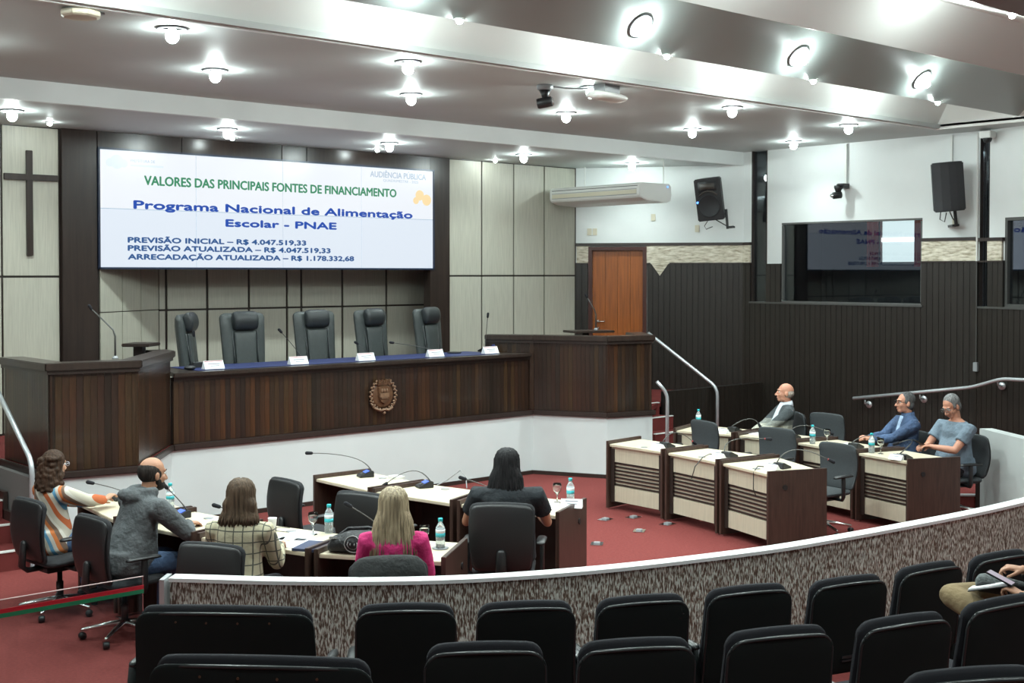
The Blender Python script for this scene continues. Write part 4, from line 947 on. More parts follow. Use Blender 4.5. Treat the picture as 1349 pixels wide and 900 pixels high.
# ============================================================ MICROPHONES
def mic_unit(label, base, head, mid, rz, z=.75, lit=False, cat='microphone', ring=False):
    t = thing('conference_microphone', label, cat, (base[0], base[1], z), rz)
    b = MB(); prof = [(-.075, 0), (.065, 0), (.065, .055), (.04, .062), (-.075, .018)]
    n = len(prof); b.add([(-.062, y, zz) for y, zz in prof]+[(.062, y, zz) for y, zz in prof], [tuple(range(n))[::-1], tuple(range(n, 2*n))]+[(i, (i+1) % n, n+(i+1) % n, n+i) for i in range(n)])
    b.build('base', black_plastic, t, bevel=.004)
    a_ = atan2(.062-.018, .115)
    MB().box(0, .003, .0525, .085, .045, .003, M=Matrix.Rotation(a_, 3, 'X')).build('display', lcd_blue if lit else grey_plastic, t)
    MB().box(0, -.042, .034, .05, .022, .006, M=Matrix.Rotation(a_, 3, 'X')).build('talk_button', neck_metal, t)
    inv = Matrix.Rotation(-rz, 3, 'Z'); h = inv @ (Vector(head)-Vector((base[0], base[1], z)))
    s0 = Vector((.03, .045, .055))
    if mid: m_ = inv @ (Vector(mid)-Vector((base[0], base[1], z)))
    else: m_ = s0.lerp(h, .35)+Vector((0, 0, .02))
    pts = []
    for k in range(13):
        u = k/12
        if mid: # quadratic through the bend
            c_ = 2*m_-.5*(s0+h); c_ = c_
            pts.append(s0*(1-u)**2+c_*2*u*(1-u)+h*u*u)
        else: pts.append(s0*(1-u)**2+m_*2*u*(1-u)+h*u*u)
    MB().tube(pts, [.006]*4+[.0042]*9, 6).build('gooseneck', neck_metal, t, True)
    d = (pts[-1]-pts[-2]).normalized()
    g = MB().tube([h-d*.01, h+d*.035], [.015, .017], 10, 'round').build('mic_head', mic_foam, t, True)
    if ring: MB().tube([h-d*.028, h-d*.008], .011, 8).build('mic_ring', mic_red, g, True)
    return t
fR = face(1, 0); fL = face(-1, 0)
mic_unit('gooseneck microphone with a blue display in front of the striped sweater', (4.58, 10.28), (4.38, 10.42, .90), None, fR, lit=True)
mic_unit('gooseneck microphone at the mouth of the man in the hoodie', (4.60, 9.22), (4.47, 9.20, 1.01), None, fR, lit=True)
mic_unit('gooseneck microphone left of the woman in the checked jacket', (4.78, 8.30), (4.59, 8.88-.30, .93), None, fR)
mic_unit('microphone with a long bent neck on the empty desk nearest the dais', (6.86, 9.90), (6.45, 10.23, .98), (6.78, 10.0, .93), fR-.3, lit=True)
mic_unit('lit microphone unit with arched neck on the empty middle desk', (6.92, 9.05), (6.62, 9.24, .79), (6.84, 9.13, .90), fR-.3, lit=True)
mic_unit('gooseneck microphone behind the black bag', (5.36, 7.62), (5.17, 7.67, .99), None, fR)
mic_unit('gooseneck microphone left of the black-haired woman', (7.02, 8.22), (6.86, 8.41, .915), None, fR)
mic_unit('gooseneck microphone on the inner right desk nearest the dais', (10.88-.32, 9.35), (10.98, 9.32, .77), (10.72, 9.36, .90), fL, ring=True)
mic_unit('gooseneck microphone on the middle inner right desk', (10.50, 8.42), (10.86, 8.20, .93), (10.60, 8.44, .92), fL, ring=True)
mic_unit('gooseneck microphone on the inner right desk with the end panel', (10.28, 7.58), (10.57, 7.21, .84), (10.36, 7.47, .94), fL, ring=True)
mic_unit('gooseneck microphone on the farthest outer right desk', (12.22, 9.72), (12.42, 9.50, .84), (12.34, 9.60, .91), fL)
mic_unit('gooseneck microphone left of the bottle on the second outer right desk', (12.26, 8.88), (12.56, 8.58, .82), (12.36, 8.81, .90), fL, ring=True)
mic_unit('microphone unit by the clasped hands of the man in denim', (12.10, 7.92), (12.21, 7.70, .87), (12.14, 7.82, .89), fL)
mic_unit('gooseneck microphone on the desk corner before the grey-blue shirt', (11.74, 7.10), (11.60, 7.10, .93), (11.76, 7.02, .95), fL)
for i, (bx, hx, hz, dx, pos) in enumerate(((6.66, 6.60, 2.01, 0, 'beside the sideways chair'), (8.05, 7.72, 2.01, 0, 'between the two forward facing chairs'), (9.02, 8.80, 1.83, 0, 'before the second chair from the right'), (10.06, 9.34, 1.82, 0, 'before the rightmost chair'), (11.02-.1, 10.92, 2.12, 0, 'standing upright at the right end'))):
    mic_unit('gooseneck microphone on the dais counter, '+pos, (bx, 12.95), (hx, 12.88, hz), None, pi, z=1.638)
def stick_mic(label, base, head):
    t = thing('podium_microphone', label, 'microphone', base); h = Vector(head)-Vector(base)
    MB().lathe([(.03, 0), (.03, .012), (.012, .03)], 12).build('base', grey_plastic, t, True)
    MB().tube([(0, 0, .01), (0, 0, h.z*.45), Vector((h.x*.12, 0, h.z*.58)), h], [.011, .010, .008, .006], 8).build('gooseneck', neck_metal, t, True)
    d = Vector((h.x*.8, 0, h.z*.42)).normalized(); MB().tube([h-d*.01, h+d*.03], [.014, .016], 10, 'round').build('mic_head', mic_foam, t, True)
stick_mic('tall gooseneck microphone on the left podium', (5.14, 12.0, 1.872) if False else (5.10, 11.56, 1.875), (4.93, 11.72, 2.36))
stick_mic('tall gooseneck microphone on the right podium', (12.30, 12.2, 1.915), (12.12, 12.2, 2.38))
# ============================================================ TABLE THINGS
def nameplate(label, x, y, z, rz, w_=.22, h_=.09):
    t = thing('nameplate', label, 'nameplate', (x, y, z), rz)
    MB().add([(-w_/2, -.045, 0), (w_/2, -.045, 0), (w_/2, 0, h_), (-w_/2, 0, h_), (-w_/2, .045, 0), (w_/2, .045, 0), (w_/2, .003, h_), (-w_/2, .003, h_)],
             [(0, 1, 2, 3), (5, 4, 7, 6), (3, 2, 6, 7), (0, 3, 7, 4), (1, 5, 6, 2), (0, 4, 5, 1)]).build('card', paper, t)
    a_ = atan2(h_, .045)
    def bar(z0, z1, x0, x1, m, nm):
        f = lambda z_: -.045+.045*z_/h_-.0015
        MB().add([(x0, f(z0), z0), (x1, f(z0), z0), (x1, f(z1), z1), (x0, f(z1), z1), (x0, f(z0)+.001, z0), (x1, f(z0)+.001, z0), (x1, f(z1)+.001, z1), (x0, f(z1)+.001, z1)], [(0, 1, 2, 3), (7, 6, 5, 4), (0, 4, 5, 1), (3, 2, 6, 7)]).build(nm, m, t)
    (bar(h_-.010, h_-.005, -w_*.46, w_*.46, red_print, 'red_band') if h_ > .08 else None); bar(.050, .058, -w_*.3, w_*.3, paper_line, 'text_line'); bar(.030, .036, -w_*.2, w_*.25, paper_line, 'text_line')
    return t
for x, y, rz, lb in ((6.70, 12.62, 0, 'white nameplate before the sideways chair on the dais'), (7.78, 12.60, 0, 'white nameplate left of the middle chair on the dais'), (8.73, 12.60, 0, 'white nameplate right of the middle chair on the dais'), (9.80, 12.60, 0, 'white nameplate before the rightmost chairs on the dais'), (10.74, 12.62, 0, 'white nameplate at the right end of the dais counter')):
    nameplate(lb, x, y, 1.64, rz, .24)
t = thing('folded_card', 'blue folded card at the right end of the dais counter', 'card', (10.98-.1, 12.72, 1.638), .5)
MB().add([(-.05, -.05, 0), (.05, -.05, 0), (.05, 0, .11), (-.05, 0, .11), (-.05, .05, 0), (.05, .05, 0), (.05, .004, .11), (-.05, .004, .11)], [(0, 1, 2, 3), (5, 4, 7, 6), (3, 2, 6, 7), (0, 3, 7, 4), (1, 5, 6, 2), (0, 4, 5, 1)]).build('card', blue_cloth, t)
tag(MB().lathe([(.09, 0), (.10, .012), (.09, .016), (.02, .010)], 20, (10.42, 12.98, 1.638)).build('dark_tray', black_plastic, None, True), 'small round dark tray on the dais counter near its right end', 'tray')
tag(MB().ell((6.44, 12.66, 1.66), (.07, .05, .026)).build('desk_device', black_plastic, None, True), 'rounded black device at the left end of the dais counter', 'device')
def bottle_proto():
    t = thing('water_bottle', '', 'bottle')
    MB().lathe([(.028, 0), (.033, .006), (.033, .05), (.031, .058), (.033, .066), (.033, .135), (.030, .155), (.016, .180), (.0135, .186), (.0135, .20)], 18).build('bottle_body', water_m, t, True)
    MB().lathe([(.0338, .085), (.0338, .112)], 18).build('label_band', label_m, t, True)
    MB().lathe([(.0336, .112), (.0338, .138)], 18).build('label_upper', label_w, t, True)
    MB().lathe([(.0165, .192), (.0165, .213), (.014, .216)], 14).build('cap', aqua, t, True)
    return t
def glass_proto():
    t = thing('wine_glass', '', 'glass')
    MB().lathe([(.032, 0), (.030, .003), (.005, .008), (.004, .06), (.012, .072), (.034, .105), (.038, .14), (.034, .165), (.0325, .165), (.036, .14), (.032, .107), (.010, .076), (.0, .074)], 18).build('glass_body', glassm, t, True)
    return t
BT = bottle_proto(); GT = glass_proto()
for x, y, lb in ((4.70, 9.60, 'water bottle with aqua cap in front of the man in the hoodie'), (5.16, 7.93, 'water bottle with aqua cap beside the wine glass left of the black bag'), (5.46, 6.96, 'water bottle with aqua cap at the right end of the blonde woman\'s desk'), (7.36, 7.60, 'water bottle with aqua cap at the right end of the black-haired woman\'s desk'),
                 (12.32, 10.38, 'water bottle mostly hidden behind the first empty charcoal chair'), (12.02, 8.44, 'water bottle with aqua cap on the second outer right desk'), (11.88, 7.58, 'water bottle with aqua cap before the man in denim')):
    place(BT, CU, (x, y, .751), 0, lb, 'water bottles on the desks')
for x, y, lb in ((5.04, 7.96, 'stemmed glass left of the bottle beside the black bag'), (5.38, 7.04, 'stemmed glass beside the blonde woman\'s right arm'), (7.30, 7.70, 'stemmed glass left of the bottle at the black-haired woman\'s desk'), (12.16, 8.34, 'stemmed glass right of the bottle on the second outer right desk'), (11.90, 7.48, 'stemmed glass right of the bottle before the man in denim')):
    place(GT, CU, (x, y, .751), 0, lb, 'stemmed glasses on the desks')
tag(MB().lathe([(.055, 0), (.06, .006), (.05, .004)], 20, (5.46, 6.96, .7505)).build('coaster', grey_plastic, None, True), 'grey round coaster under the bottle of the blonde woman', 'coaster')
def sheet(label, x, y, z, rz, w_=.21, l_=.297, m=paper, lines=6, t_=.002):
    t = thing('paper_sheet', label, 'paper', (x, y, z), rz)
    MB().b2(-w_/2, w_/2, -l_/2, l_/2, 0, t_).build('sheet', m, t)
    for k in range(lines): MB().b2(-w_*.4, w_*(.4-.1*(k % 3)), l_*(.38-.12*k)-.003, l_*(.38-.12*k)+.003, t_, t_+.0006).build('text_line', mat('pale_print', (.45, .47, .52), .8), t)
sheet('white printed sheet left of the black bag', 4.92, 7.98, .752, -.9)
sheet('second printed sheet nearer the bag strap', 4.80, 7.75, .752, -1.05)
sheet('printed sheet under the edge of the checked sleeve', 4.66, 7.98, .752, -.8)
sheet('blank sheet beside the hoodie man\'s elbow', 4.72, 8.86, .752, -1.2, lines=0)
sheet('printed sheet before the man in denim', 12.20, 8.12, .752, 1.4)
sheet('sheet on the bald man\'s desk', 12.30, 9.38, .752, 1.3, lines=0)
sheet('white sheet right of the black-haired woman', 7.12, 7.66, .752, -.9, lines=2)
tag(MB().box(6.96, 8.18, .757, .20, .28, .012, -1.0).build('document_folder', mat('folder_pink', (.45, .10, .13), .6)), 'pink edged document folder left of the black-haired woman', 'folder')
tag(MB().box(4.80, 7.58, .760, .20, .28, .018, -1.0).build('dark_folder', mat('folder_navy', (.03, .04, .09), .6)), 'dark blue folder half under the black bag', 'folder')
for lb, x, y in (('white name card on the farthest outer right desk', 12.0, 9.72), ('white name card on the second outer right desk', 12.02, 8.88), ('white name card before the man in denim', 11.92, 7.98), ('white name card on the corner before the grey-blue shirt', 11.66, 7.14), ('white name card on the inner right desk nearest the dais', 10.40, 9.34), ('white name card on the middle inner right desk', 10.34, 8.44), ('white name card on the inner right desk with the end panel', 10.14, 7.60)):
    nameplate(lb, x, y, .752, fL+pi, .15, .05)
nameplate('white nameplate facing away at the black-haired woman\'s desk end', 7.24, 7.46, .752, -.9, .18, .07)
nm_ = MB().box(0, 0, .012, .10, .14, .024).build('white_box', white_plastic); nm_.location = (7.02, 9.62, .751); tag(nm_, 'small white device behind the long-necked microphone', 'device')
# loose mic cables
tag(MB().tube([(10.40, 8.50, .765), (10.30, 8.52, .79), (10.16, 8.50, .77), (10.06, 8.52, .68), (10.04, 8.55, .55)], .005, 6).build('cable', black_plastic), 'thin black cable hanging over the front of the middle inner right desk', 'cable')
tag(MB().tube([(10.16, 7.66, .765), (10.05, 7.70, .78), (9.93, 7.66, .74), (9.90, 7.64, .58), (9.92, 7.62, .50)], .005, 6).build('cable', black_plastic), 'thin black cable hanging beside the big brown end panel', 'cable')
tag(MB().tube([(7.02, 9.00, .765), (7.12, 8.98, .80), (7.18, 8.86, .90), (7.20, 8.80, .84), (7.16, 8.74, .755)], .005, 6).build('cable', grey_plastic), 'thin cable loop behind the lit microphone unit', 'cable')
# eyeglasses lying on the desk, bag
def spectacles(parent, c, M, s=1.0, m=None, name='eyeglasses'):
    mb = MB()
    for sx in (-1, 1):
        pts = [Vector((sx*.033+.026*cos(a), 0, .018*sin(a))) for a in [2*pi*k/12 for k in range(13)]]
        mb.tube([M @ p*s+Vector(c) for p in pts], .0026, 5)
        mb.tube([M @ (Vector(p)*s)+Vector(c) for p in ((sx*.060, 0, .008), (sx*.070, -.03, .006), (sx*.072, -.10, -.002))], .0024, 5)
    mb.tube([M @ (Vector(p)*s)+Vector(c) for p in ((-.008, .0, .004), (.008, 0, .004))], .0024, 5)
    return mb.build(name, m or black_plastic, parent, True)
bt = thing('handbag', 'black handbag with grey spiral pattern on the desk of the blonde woman', 'bag', (4.97, 7.20, .752), face(.80, .6))
spx = spectacles(None, (4.86, 8.20, .772), Matrix.Rotation(.9, 3, 'Z')); tag(spx, 'dark spectacles lying on the desk right of the checked jacket', 'eyeglasses')
tag(MB().lathe([(.026, 0), (.034, .075), (.035, .08), (.031, .078)], 16, (4.93, 8.36, .751)).build('paper_cup', paper, None, True), 'white cup on the desk right of the woman in the checked jacket', 'cup')
b = MB(); b.rings([(Vector((x, 0, .07*hh)), Vector((0, .10*k, 0)), Vector((0, 0, .07*hh))) for x, k, hh in ((-.26, .3, .4), (-.22, .8, .8), (-.1, 1, 1.1), (.1, 1, 1.15), (.2, .8, .9), (.25, .3, .5))], 18)
bo = remesh(b, 'bag_body', mat('bag_black', (.012, .013, .015), .6, bump=.5, bscale=14), .012, bt)
q = MB()
for cx in (-.05, .09):
    for r_ in (.058, .036, .016):
        q.tube([(cx+r_*cos(a), -.103+.02*abs(sin(a)), .075+r_*sin(a)) for a in [2*pi*k/16 for k in range(17)]], .0035, 5)
q.build('spiral_pattern', mat('bag_pattern', (.35, .37, .36), .7), bt, True)
MB().tube([(-.2, -.02, .10), (-.12, .03, .16), (.02, .04, .17), (.14, .03, .15), (.2, .0, .10)], .012, 8, 'round').build('strap', mat('bag_black', (.012, .013, .015), .6), bt, True)
MB().box(-.2, -.06, .11, .06, .03, .012, .3).build('buckle', chrome, bt, bevel=.003)
#PART5
# ============================================================ PEOPLE
def skin_mat(name, c): return mat(name, c, .55, noise=.06, nscale=14, sub=.08, bump=.08, bscale=90)
def hair_mat(name, c, c2):
    m = ramp_mat(name, [(.3, c), (.7, c2)], scale=5, stretch=(14, 14, .8), rough=.6, bump=.5); m.node_tree.nodes['Principled BSDF'].inputs['Specular IOR Level'].default_value = .18; return m
def cloth(name, c, b=.5, sc=7, noise=.12): return mat(name, c, .85, noise=noise, nscale=5, bump=b, bscale=sc)
def add_hand(mb, wrist, d, back, thumb, s=1.0, curl=(.35, .45, .5, .55), tc=.35, splay=.06):
    """palm and five bent fingers; d = pointing direction, back = back-of-hand normal, thumb = direction of the thumb side"""
    d = Vector(d).normalized(); back = Vector(back); back = (back-d*back.dot(d)).normalized(); th = Vector(thumb); th = (th-d*th.dot(d)-back*th.dot(back)).normalized()
    W_ = Vector(wrist); r = []
    for t, wx, wz in ((-.01, .027, .020), (.02, .034, .017), (.055, .041, .016), (.085, .040, .013), (.094, .034, .009)):
        r.append((W_+d*t*s, th*wx*s, back*wz*s))
    mb.rings(r, 14)
    L_ = (.074, .083, .077, .060)
    for k in range(4):
        off = .030-.0205*k; p = W_+d*(.086-.004*abs(k-1.2))*s+th*off*s; a = 0.0; dd = (d+th*(splay*(1.5-k))).normalized(); pts = [p-d*.012*s, p]
        for seg, f in enumerate((.45, .31, .24)):
            a += curl[k]*(.8, 1.1, .8)[seg]; v = dd*cos(a)-back*sin(a); p = p+v*L_[k]*f*s; pts.append(p)
        mb.tube(pts, [.0098*s, .0095*s, .0086*s, .0078*s, .0068*s], 8, 'round')
    p = W_+d*.022*s+th*.026*s-back*.006*s; v1 = (d*.62+th*.72-back*.25).normalized(); v2 = (d*.85+th*(.5-tc)-back*(.2+tc)).normalized(); v3 = (d*.9+th*(.3-tc)-back*(.2+tc)).normalized()
    mb.tube([p-v1*.01*s, p+v1*.034*s, p+v1*.034*s+v2*.030*s, p+v1*.034*s+v2*.030*s+v3*.022*s], [.015*s, .012*s, .010*s, .008*s], 8, 'round')
def ik(Sh, Hd, a, b, pole):
    v = Hd-Sh; L_ = min(v.length, (a+b)*.995); v.normalize(); Hd = Sh+v*L_
    x = (a*a-b*b+L_*L_)/(2*L_); h = sqrt(max(a*a-x*x, 0)); p = Vector(pole); p = (p-v*p.dot(v)).normalized()
    return Sh+v*x+p*h, Hd
def person(label, loc, rz, seat=.475, L=6, s=1.0, w=1.0, belly=0.0, yaw=0, pitch=0, roll=0, handL=(-.10, .40, .70), handR=(.10, .40, .70), sleeve='long', skin=None, top=None, pants=None,
           hair=None, hairkind='short', hair_len=.3, hair_w=.15, shoes=None, twist=0, glasses=None, beard=None, hood=False, collar=None, hdirL=(.25, 1, -.1), hdirR=(-.25, 1, -.1), curlL=(.4, .45, .5, .55), curlR=(.4, .45, .5, .55), vox=.0068, elbow=(.30, -.35, -.9), legs=None, headoff=0.0, extra=None, topdetail=.012, neck=.152):
    T = thing('person', label, 'person', (loc[0], loc[1], loc[2] if len(loc) > 2 else 0), rz)
    Lr = radians(L); dr_ = Vector((0, sin(Lr), cos(Lr))); fw_ = Vector((0, cos(Lr), -sin(Lr))); P0 = Vector((0, 0, seat+.085))
    sp_ = lambda t: P0+dr_*t*s
    NB = sp_(.50); HC = NB+Vector((0, .035+headoff+sin(Lr)*.08, neck))*s
    MH = Euler((radians(pitch), radians(roll), radians(yaw)), 'ZXY').to_matrix() if False else (Matrix.Rotation(radians(yaw), 3, 'Z') @ Matrix.Rotation(radians(pitch), 3, 'X') @ Matrix.Rotation(radians(roll), 3, 'Y'))
    H = lambda x, y, z: HC+MH @ Vector((x, y, z))*s
    tors = [(-.09, .12, .10, -.0), (-.06, .165, .125, 0), (.02, .165+belly*.2, .125+belly*.55, belly*.4), (.12, .158+belly*.25, .115+belly*.7, belly*.55), (.22, .155+belly*.12, .108+belly*.4, belly*.3), (.32, .165, .112, 0.0), (.40, .170, .108, -.008), (.455, .150, .092, -.012), (.49, .11, .074, -.012), (.52, .066, .060, -.006)]
    def torso(mb, inf, upto=None):
        rr = []
        for t, rx, ry, yo in tors:
            if upto and t > upto: break
            rr.append((sp_(t)+fw_*yo*s, Vector((1, 0, 0))*(rx*w+inf)*s, fw_*(ry*(.5+.5*w)+inf)*s))
        mb.rings(rr, 24)
        for sx in (-1, 1): mb.ell(sp_(.425)+Vector((sx*.165*w*s, 0, 0)), tuple(q*s for q in (.062+inf, .062+inf, .062+inf)))
    arms = []
    for sx, hd, ed in ((-1, handL, 1), (1, handR, 1)):
        Sh = sp_(.425)+Vector((sx*.185*w*s, .0, 0)); E_, Wt = ik(Sh, Vector(hd), .285*s, .25*s, (elbow[0]*sx, elbow[1], elbow[2])); arms.append((Sh, E_, Wt))
    legs = legs or [((-.11, .43, seat+.045), (-.12, .40, .10)), ((.11, .43, seat+.045), (.12, .40, .10))]
    # ---- body: one continuous skin surface
    b = MB(); torso(b, -.016)
    b.tube([NB-dr_*.04*s, NB+dr_*.03*s, H(0, -.018, -.055)], [.058*s, .053*s, .055*s], 14, 'round')
    b.ell(H(0, -.012, .030), tuple(q*s for q in (.075, .095, .088)), MH, 20, 14)
    b.ell(H(0, .024, -.030), tuple(q*s for q in (.060, .066, .082)), MH, 18, 12)
    b.ell(H(0, .052, -.090), tuple(q*s for q in (.034, .034, .026)), MH); b.ell(H(0, .01, -.075), tuple(q*s for q in (.055, .055, .035)), MH)
    b.tube([H(0, .086, .018), H(0, .100, -.012), H(0, .112, -.036)], [.008*s, .010*s, .014*s], 8, 'round')
    b.ell(H(-.013, .096, -.040), tuple(q*s for q in (.010, .011, .009)), MH); b.ell(H(.013, .096, -.040), tuple(q*s for q in (.010, .011, .009)), MH)
    b.tube([H(-.040, .072, .026), H(0, .086, .028), H(.040, .072, .026)], .011*s, 8, 'round')
    b.ell(H(0, .084, -.063), tuple(q*s for q in (.022, .012, .006)), MH); b.ell(H(0, .082, -.074), tuple(q*s for q in (.019, .012, .007)), MH)
    for sx in (-1, 1):
        b.ell(H(sx*.038, .058, -.028), tuple(q*s for q in (.024, .026, .028)), MH)
        b.ell(H(sx*.077, -.008, -.012), tuple(q*s for q in (.010, .021, .032)), MH @ Matrix.Rotation(sx*.25, 3, 'Z'))
    for (Sh, E_, Wt), sx, hd_, cu in zip(arms, (-1, 1), (hdirL, hdirR), (curlL, curlR)):
        fa_ = (Wt-E_).normalized()
        b.tube([Sh, Sh.lerp(E_, .5), E_], [.050*s*(.6+.4*w), .046*s*(.6+.4*w), .038*s], 12, 'round')
        b.tube([E_, E_.lerp(Wt, .35), Wt], [.038*s, .039*s, .026*s], 12, 'round')
        add_hand(b, Wt, hd_, (0, -.05, 1) if abs(hd_[2]) < .8 else (0, 1, .2), (-sx, 0, .1), s*.98, cu)
    for (K, A_), sx in zip(legs, (-1, 1)):
        K = Vector(K); A_ = Vector(A_); hp_ = P0+Vector((sx*.09*w, .02, -.01))
        b.tube([hp_, hp_.lerp(K, .5), K], [.075*s, .066*s, .050*s], 12, 'round'); b.tube([K, K.lerp(A_, .35), A_], [.050*s, .050*s, .032*s], 12, 'round')
        b.tube([A_, A_+Vector((0, .09, -.045)), A_+Vector((0, .15, -.06))], [.035, .032, .022], 10, 'round')
    remesh(b, 'body', skin, vox, T, 2, .5)
    # ---- eyes and brows
    for sx in (-1, 1):
        e = MB().ell(H(sx*.031, .0745, .004), tuple(q*s for q in (.0115, .0105, .008)), MH, 10, 8).build('eye', mat('eye_white', (.75, .74, .70), .3), T, True)
        MB().ell(H(sx*.031, .0845, .004), tuple(q*s for q in (.0055, .0045, .0055)), MH, 8, 6).build('iris', mat('iris_dark', (.02, .012, .008), .2), e, True)
        if hair is not None: MB().tube([H(sx*.016, .092, .026), H(sx*.032, .090, .031), H(sx*.048, .078, .026)], [.0035*s, .004*s, .0025*s], 6, 'round').build('eyebrow', hair, T, True)
    MB().tube([H(-.019, .093, -.068), H(0, .0965, -.069), H(.019, .093, -.068)], [.002, .003, .002], 6, 'round').build('lips', mat('lip_tone', (.30, .10, .08), .5), T, True)
    # ---- clothes
    c = MB(); torso(c, .0, .50 if sleeve == 'short' else None)
    if sleeve != 'short': c.tube([NB-dr_*.05*s-fw_*.005, NB+dr_*.018*s], [.078*s, .064*s], 14, 'round')
    for Sh, E_, Wt in arms:
        a_ = .012
        c.tube([sp_(.41)*.5+Sh*.5, Sh, Sh.lerp(E_, .5), E_ if sleeve == 'long' else Sh.lerp(E_, .62)], [.070*s, (.060*s*(.5+.5*w)+a_), .054*s*(.5+.5*w)+a_, (.045*s+a_) if sleeve == 'long' else .055*s*(.5+.5*w)+a_], 14, 'round' if sleeve == 'long' else True)
        if sleeve == 'long': c.tube([E_, E_.lerp(Wt, .45), E_.lerp(Wt, .96)], [.044*s+a_, .042*s+a_, .028*s+a_], 12, True)
        elif sleeve == 'mid': pass
    if hood:
        c.rings([(NB+Vector((0, -.085, -.03+.05*math.sin(k)))*s+Vector((math.cos(k)*0, 0, 0)), Vector((.10*q*s, 0, 0)), Vector((0, .05*q*s, .03*q*s))) for k, q in ((-1.3, .5), (-.7, 1), (0, 1.15), (.7, 1.05), (1.3, .6))], 16)
        c.ell(NB+Vector((0, -.105, -.005))*s, (.125*s, .075*s, .062*s)); c.ell(NB+Vector((-.03, -.15, .005))*s, (.08*s, .05*s, .045*s))
        for k in range(13):
            a1 = pi*.92+pi*1.16*k/12; p_ = NB+Vector((.098*cos(a1), -.02+.085*sin(a1), .022))*s; c.ell(p_, (.038*s, .038*s, .040*s))
    c.rings([(P0+Vector((0, -.005, z)), Vector((rx*w, 0, 0)), Vector((0, ry*(.5+.5*w)+belly*.3, 0))) for z, rx, ry in ((-.10, .15, .12), (-.05, .185, .15), (.03, .18, .145), (.10, .165, .13))], 20)
    remesh(c, 'top_garment', top, topdetail, T, 3, .5)
    if collar:
        q = MB(); q.rings([(NB+Vector((0, -.004+f, z))*s, Vector((r_, 0, 0))*s, Vector((0, r_*.95, -.012))*s) for z, r_, f in ((-.025, .088, 0), (.01, .080, 0), (.042, .074, .004), (.044, .064, .004), (.0, .062, 0), (-.025, .06, 0))], 20)
        q.build('collar', collar, T, True)
    p = MB(); p.rings([(P0+Vector((0, 0, z)), Vector((rx*w, 0, 0)), Vector((0, ry, 0))) for z, rx, ry in ((-.095, .13, .11), (-.05, .178, .14), (.02, .17, .135), (.05, .155, .12))], 20)
    for (K, A_), sx in zip(legs, (-1, 1)):
        K = Vector(K); A_ = Vector(A_); hp_ = P0+Vector((sx*.09*w, .02, -.01))
        p.tube([hp_, hp_.lerp(K, .5), K], [.094*s, .084*s, .068*s], 14, 'round'); p.tube([K, K.lerp(A_, .35), K.lerp(A_, .96)], [.068*s, .064*s, .050*s], 14, True)
    remesh(p, 'trousers', pants, .014, T, 3, .5)
    for (K, A_), sx in zip(legs, (-1, 1)):
        A_ = Vector(A_); MB().tube([A_+Vector((0, -.035, -.045)), A_+Vector((0, .05, -.045)), A_+Vector((0, .15, -.058)), A_+Vector((0, .19, -.066))], [.040, .044, .040, .026], 12, 'round', flat=(.9, 1)).build('shoe', shoes or black_plastic, T, True)
    # ---- hair
    if hairkind == 'short':
        h = MB(); h.ell(H(0, -.026, .040), tuple(q*s for q in (.081, .094, .092)), MH, 20, 14); h.ell(H(0, -.045, -.02), tuple(q*s for q in (.076, .066, .075)), MH)
        for sx in (-1, 1): h.ell(H(sx*.066, .012, .018), tuple(q*s for q in (.014, .022, .034)), MH)
        remesh(h, 'hair', hair, .007, T, 3)
    elif hairkind == 'fringe':
        h = MB(); h.ell(H(0, -.034, -.004), tuple(q*s for q in (.080, .082, .070)), MH, 20, 12)
        remesh(h, 'hair', hair, .007, T, 3)
    elif hairkind == 'receding':
        h = MB(); h.ell(H(0, -.024, .016), tuple(q*s for q in (.0815, .092, .086)), MH, 20, 12); h.ell(H(0, .0, -.005), tuple(q*s for q in (.078, .062, .05)), MH)
        remesh(h, 'hair', hair, .007, T, 3)
    elif hairkind == 'long':
        h = MB(); fl = hair_w; zl = hair_len-.12
        h.ell(H(0, -.022, .038), tuple(q*s for q in (.088, .100, .092)), MH, 20, 14)
        rr = []
        for t, rx, ry, yo in ((-.02, .088, .094, -.032), (.15, .092, .088, -.045), (.4, .06+fl*.45, .072, -.060), (.7, fl*.80, .055, -.074), (.93, fl*.78, .035, -.082)):
            z = .05-t*(zl+.05); cc = H(0, yo, max(z, -.10)) if z > -.10 else H(0, yo, -.10)+Vector((0, 0, z+.10))*s
            rr.append((cc, (MH @ Vector((rx, 0, 0)))*s, (MH @ Vector((0, ry, 0)))*s))
        h.rings(rr, 22)
        base = remesh(h, 'hair', hair, .010, T, 3)
        q = MB(); rnd = random.Random(len(label))
        for k in range(130):
            ph = radians(rnd.uniform(-118, 118)); sx_, cy = sin(ph), -cos(ph); j = lambda a: rnd.uniform(-a, a)
            zend = -zl*rnd.uniform(.90, 1.05); arc = [H((.088+j(.003))*sin(a)*sx_+j(.004), -.022+.100*sin(a)*cy, .038+.096*cos(a)) for a in (.15, .5, .85, 1.2, 1.5)]
            p3 = H((.094+j(.004))*sx_, -.03+.094*cy, -.03); m4 = H((.055+fl*.40)*sx_+j(.006), -.05+.078*cy, -.10); e5 = m4+(MH @ Vector(((fl*.92-(.055+fl*.40))*sx_+j(.012), -.030+j(.008)-.01*cy, 0)))*s+Vector((0, 0, zend+.10))*s
            m45 = m4.lerp(e5, .5)+Vector((j(.008), -.006, 0))
            q.tube(arc+[p3, m4, m45, e5], [.004, .007, .009, .010, .010, .010, .010, .008, .003], 5, True)
        q.build('hair_strands', hair, T, True)
    elif hairkind == 'curly':
        h = MB(); rnd = random.Random(3); h.ell(H(0, -.022, .040), tuple(q*s for q in (.090, .104, .094)), MH, 20, 14)
